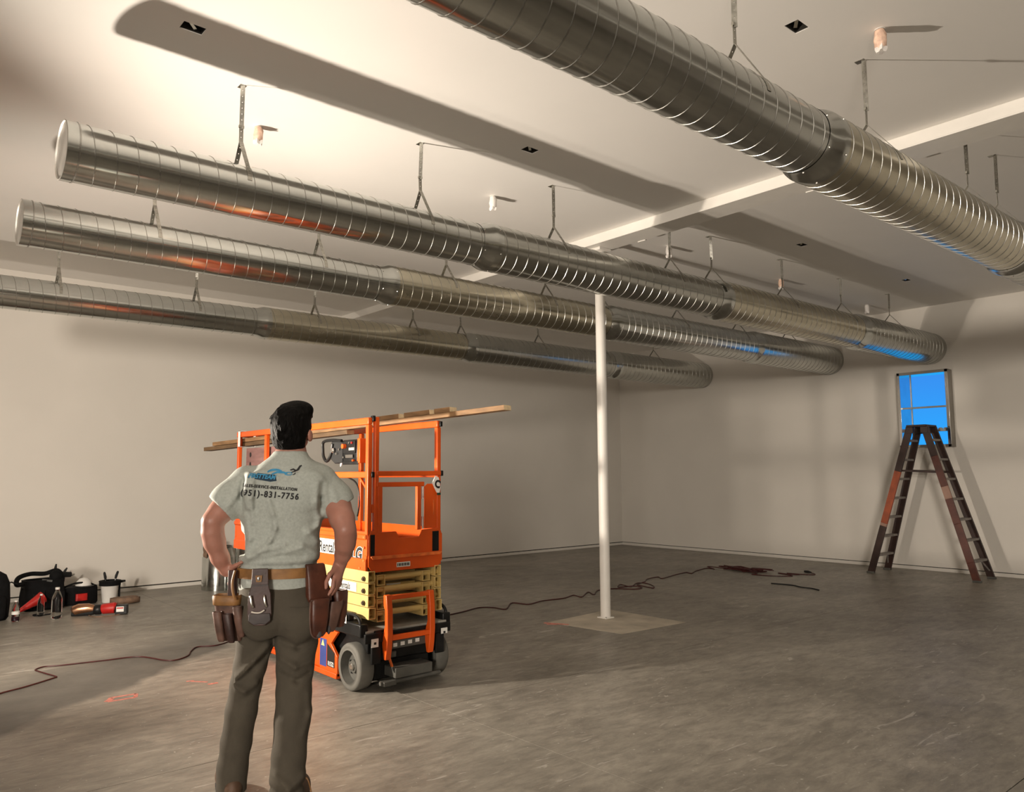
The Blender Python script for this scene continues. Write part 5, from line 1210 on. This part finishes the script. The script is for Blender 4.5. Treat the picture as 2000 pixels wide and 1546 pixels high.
shirt_print([placed('(951)-831-7756', -0.052, 1.398, 0.042, space=1.22, offset=0.0013, sx=0.80)], 'phone_number_print', 'print_black', 0.0034)
shirt_print([placed('SALES-SERVICE-INSTALLATION', -0.052, 1.434, 0.0205, space=1.25, offset=0.0008, sx=0.70)], 'small_line_print', 'print_black', 0.0062, sub=0)
shirt_print([poly([(-0.150, 1.482), (-0.145, 1.512), (-0.028, 1.496), (-0.022, 1.466), (-0.05, 1.462)])], 'logo_backing', 'print_navy', 0.0018)
shirt_print([placed('FIRSTTEAM', -0.088, 1.4885, 0.030, shear=0.25, offset=0.0012, space=1.0, sx=0.80)], 'logo_print', 'print_blue', 0.0052)
arc = lambda cx, cz, rx, rz, a0, a1, n=12: [(cx+rx*math.cos(a0+(a1-a0)*k/n), cz+rz*math.sin(a0+(a1-a0)*k/n)) for k in range(n+1)]
shirt_print([stroke(arc(-0.030, 1.505, 0.034, 0.017, 2.9, 0.3), 0.010), stroke([(-0.045, 1.500), (-0.02, 1.510), (0.01, 1.508), (0.025, 1.502)], 0.011), stroke(arc(0.030, 1.502, 0.016, 0.007, 0, 6.1), 0.005)], 'wing_print', 'print_blue', 0.0030)
shirt_print([stroke(arc(-0.040, 1.485, 0.030, 0.032, 0.0, -1.9), 0.0045)], 'arc_print', 'print_pale', 0.0022)
shirt_print([stroke([(0.038, 1.520), (0.052, 1.524), (0.064, 1.516), (0.074, 1.524), (0.082, 1.538), (0.090, 1.542)], 0.010), stroke([(0.042, 1.508), (0.056, 1.513), (0.07, 1.510)], 0.006), stroke([(0.062, 1.512), (0.058, 1.500), (0.048, 1.496)], 0.005)], 'bird_emblem_print', 'print_black', 0.0026)
shirt_print([stroke([(0.058, 1.508), (0.068, 1.512), (0.078, 1.512)], 0.005)], 'bird_belly_print', 'print_pale', 0.0034)
# ---- tool belt and pouches
belt = empty_part('tool_belt', man)
def ring(z, off, row, yaw, n=64, p=2.25):
    _, cx, cy, a, b = row; out = []
    for k in range(n):
        q = 2*math.pi*k/n; c, s = math.cos(q), math.sin(q)
        uu = (a+off)*math.copysign(abs(c)**(2/p), c); ww = (b+off)*math.copysign(abs(s)**(2/p), s)
        out.append((cx+uu*math.cos(yaw)+ww*math.sin(yaw), cy-uu*math.sin(yaw)+ww*math.cos(yaw), z))
    return out
row = SH[1]
MB().loft([ring(0.988, 0.006, row, YAW), ring(0.988, 0.013, row, YAW), ring(1.036, 0.013, SH[2], YAW), ring(1.036, 0.006, SH[2], YAW)], caps=False).build('belt_strap', 'leather_tan', belt)
def pl_(rows, rot=0.0, n=28, p=0.55):
    """rounded pouch: rows z, cx, cy, half width, half depth; rot turns it about z"""
    return [[(cx+x*math.cos(rot)-y*math.sin(rot), cy+x*math.sin(rot)+y*math.cos(rot), z) for x, y in
             [(a*math.copysign(abs(math.cos(q))**p, math.cos(q)), b*math.copysign(abs(math.sin(q))**p, math.sin(q))) for q in [2*math.pi*k/n for k in range(n)]]] for z, cx, cy, a, b in rows]
RL_ = -1.15   # the left pouch faces the left hip
LPX, LPZ = 0.028, 0.0
# left : nail pouch hanging low, three tube pockets, tan rim
MB().loft(pl_([(0.70, -0.225, -0.03, 0.040, 0.020), (0.72, -0.228, -0.03, 0.050, 0.028), (0.80, -0.242, -0.03, 0.056, 0.036), (0.88, -0.250, -0.03, 0.060, 0.042)], -0.35)).shift(LPX).build('nail_pouch', 'leather_worn', belt, smooth=60)
MB().loft(pl_([(0.868, -0.250, -0.03, 0.062, 0.044), (0.872, -0.250, -0.03, 0.065, 0.047), (0.910, -0.252, -0.03, 0.066, 0.047), (0.914, -0.252, -0.03, 0.062, 0.043), (0.885, -0.25, -0.03, 0.056, 0.037), (0.884, -0.25, -0.03, 0.01, 0.01)], -0.35)).shift(LPX).build('pouch_rim', 'leather_tan', belt, smooth=60)
for k, (dx, z0, z1, mt) in enumerate(((-0.052, 0.705, 0.845, 'leather_worn'), (-0.008, 0.70, 0.835, 'leather_dk'), (0.034, 0.725, 0.868, 'leather_worn'))):
    cx = -0.243+dx; cy = -0.083-0.012*k
    MB().loft(pl_([(z0, cx+0.022, cy+0.012, 0.012, 0.010), (z0+0.012, cx+0.020, cy+0.010, 0.017, 0.014), ((z0+z1)/2, cx+0.010, cy+0.004, 0.020, 0.017), (z1-0.004, cx, cy, 0.021, 0.018), (z1, cx, cy, 0.019, 0.016), (z1-0.02, cx, cy, 0.014, 0.011)], -0.35, 18, 0.8)).shift(LPX).build('tube_pocket', mt, belt, smooth=60)
MB().bar((-0.205, -0.055, 1.03), (-0.205, -0.065, 0.90), 0.045, 0.008, (0.4, 0.9, 0)).build('pouch_hanger', 'leather_dk', belt, bevel=0.003)
MB().tube(catmull([(-0.195, -0.085, 1.03), (-0.205, -0.10, 0.98), (-0.20, -0.105, 0.93), (-0.188, -0.10, 0.90)], 5), 0.006, 8).build('leather_loop', 'leather_tan', belt)
# back left : dark hammer holder plate
def backplate(name, outline, z_off, thick, mat, parent, yaw=YAW):
    """flat leather cut lying on the trousers / shirt; outline in x,z"""
    ys = []
    for x, z in outline:
        a = on(bvT, x, z, 0)[1]; b = on(bvS, x, z, 0)[1] if z > 0.93 else 9; ys.append(min(a, b))
    y0 = min(ys); slope = 0.10
    f_ = lambda x: y0 - z_off + (x-np.mean([q[0] for q in outline]))*-0.12
    n = len(outline); vs = [(x, f_(x)-thick, z) for x, z in outline]+[(x, f_(x), z) for x, z in outline]
    mb = MB(); mb.add(vs, [tuple(range(n)), tuple(range(2*n-1, n-1, -1))]+[(i, i+n, (i+1) % n+n, (i+1) % n) for i in range(n)])
    return mb.build(name, mat, parent, bevel=0.003), f_
hp, fy = backplate('holder_plate', [(-0.118, 1.045), (-0.050, 1.045), (-0.046, 0.965), (-0.036, 0.93), (-0.030, 0.84), (-0.036, 0.80), (-0.060, 0.785), (-0.105, 0.785), (-0.128, 0.80), (-0.135, 0.84), (-0.132, 0.93), (-0.122, 0.965)], 0.006, 0.008, 'leather_dk', belt)
yf = fy(-0.083)-0.012
MB().prism([(-0.128, 0.842), (-0.038, 0.842), (-0.034, 0.81), (-0.055, 0.792), (-0.08, 0.797), (-0.108, 0.792), (-0.130, 0.81)], 'y', yf-0.012, yf-0.004).build('holder_flap', 'leather_grey', belt, bevel=0.003)
mb = MB(); mb.tube(catmull([(-0.118, yf-0.013, 0.853), (-0.10, yf-0.014, 0.848), (-0.08, yf-0.014, 0.848), (-0.062, yf-0.013, 0.858)], 5), 0.0035, 6); mb.build('white_stitching', 'thread', belt)
for x in (-0.121, -0.063):
    MB().tube(catmull([(x-0.002, yf-0.006, 0.925), (x, yf-0.012, 0.905), (x+0.004, yf-0.012, 0.885), (x+0.010, yf-0.006, 0.87)], 4), [0.003]+[0.0055]*6+[0.0055]*5+[0.003], 8).build('steel_clip', 'screw', belt)
MB().prism([(-0.118, 0.966), (-0.048, 0.966), (-0.048, 0.972), (-0.118, 0.972)], 'y', yf-0.006, yf-0.001).build('seam_strip', 'leather_grey', belt)
MB().prism([(-0.101, 0.985), (-0.078, 0.985), (-0.074, 1.015), (-0.105, 1.015)], 'y', yf-0.004, yf-0.001).build('brand_patch', 'leather_tan', belt)
MB().ell((-0.090, yf-0.004, 1.0), (0.008, 0.003, 0.010), 12, 8).build('metal_concho', 'chrome', belt)
# right : red brown pouch, long sheath pocket and worn second pocket
ry = -0.10
MB().loft(pl_([(0.875, 0.185, -0.115, 0.060, 0.020), (0.90, 0.180, -0.112, 0.062, 0.024), (0.98, 0.168, -0.112, 0.052, 0.022), (1.045, 0.160, -0.112, 0.048, 0.018), (1.052, 0.158, -0.112, 0.044, 0.012)], 0.42)).build('pouch_panel', 'leather_red', belt, smooth=60)
MB().loft(pl_([(0.715, 0.178, -0.150, 0.022, 0.014), (0.73, 0.178, -0.150, 0.034, 0.020), (0.80, 0.180, -0.148, 0.042, 0.024), (0.885, 0.182, -0.145, 0.046, 0.026), (0.892, 0.182, -0.145, 0.042, 0.022)], 0.30)).build('sheath_pocket', 'leather_red', belt, smooth=60)
mb = MB(); mb.tube([(x_, -0.172+(x_-0.14)*0.32-0.004, 0.886) for x_ in (0.140, 0.16, 0.18, 0.20, 0.222)], 0.0045, 8); mb.build('sheath_binding', 'leather_worn', belt)
mb = MB(); mb.tube(catmull([(0.140, -0.166, 0.88), (0.139, -0.168, 0.80), (0.146, -0.168, 0.735), (0.165, -0.168, 0.712), (0.185, -0.164, 0.715)], 5), 0.004, 8); mb.build('sheath_binding', 'leather_worn', belt)
MB().ell((0.180, -0.166, 0.728), (0.014, 0.006, 0.018), 12, 8).build('worn_tip', 'leather_grey', belt)
MB().loft(pl_([(0.725, 0.232, -0.100, 0.018, 0.016), (0.75, 0.238, -0.098, 0.028, 0.022), (0.81, 0.246, -0.092, 0.034, 0.028), (0.855, 0.254, -0.086, 0.038, 0.032), (0.868, 0.256, -0.085, 0.036, 0.030), (0.84, 0.255, -0.085, 0.028, 0.022)], 0.55)).build('open_pocket', 'leather_worn', belt, smooth=60)
MB().loft(pl_([(0.735, 0.275, -0.03, 0.02, 0.03), (0.80, 0.272, -0.03, 0.035, 0.045), (0.90, 0.262, -0.02, 0.045, 0.06), (0.912, 0.262, -0.02, 0.042, 0.056), (0.88, 0.262, -0.02, 0.03, 0.04)], 0.75)).build('side_pouch', 'leather_red', belt, smooth=60)
MB().ell((0.228, -0.122, 0.74), (0.009, 0.006, 0.024), 10, 8).build('worn_tip', 'leather_grey', belt)

# settle the figure's proportions along its height (same map for body, clothes and belt)
def warp(o):
    for c in o.children:
        if c.type == 'MESH':
            n = len(c.data.vertices); a = np.empty(n*3); c.data.vertices.foreach_get('co', a); a = a.reshape(-1, 3)
            a[:, 2] += np.interp(a[:, 2], [0, 0.03, 0.12, 0.4, 0.7, 1.04, 1.3, 1.52, 2.0], [0, 0.004, 0.028, 0.036, 0.042, 0.034, 0.020, 0.004, 0.0])
            c.data.vertices.foreach_set('co', a.ravel()); c.data.update()
        warp(c)
bpy.context.view_layer.update()
warp(man)
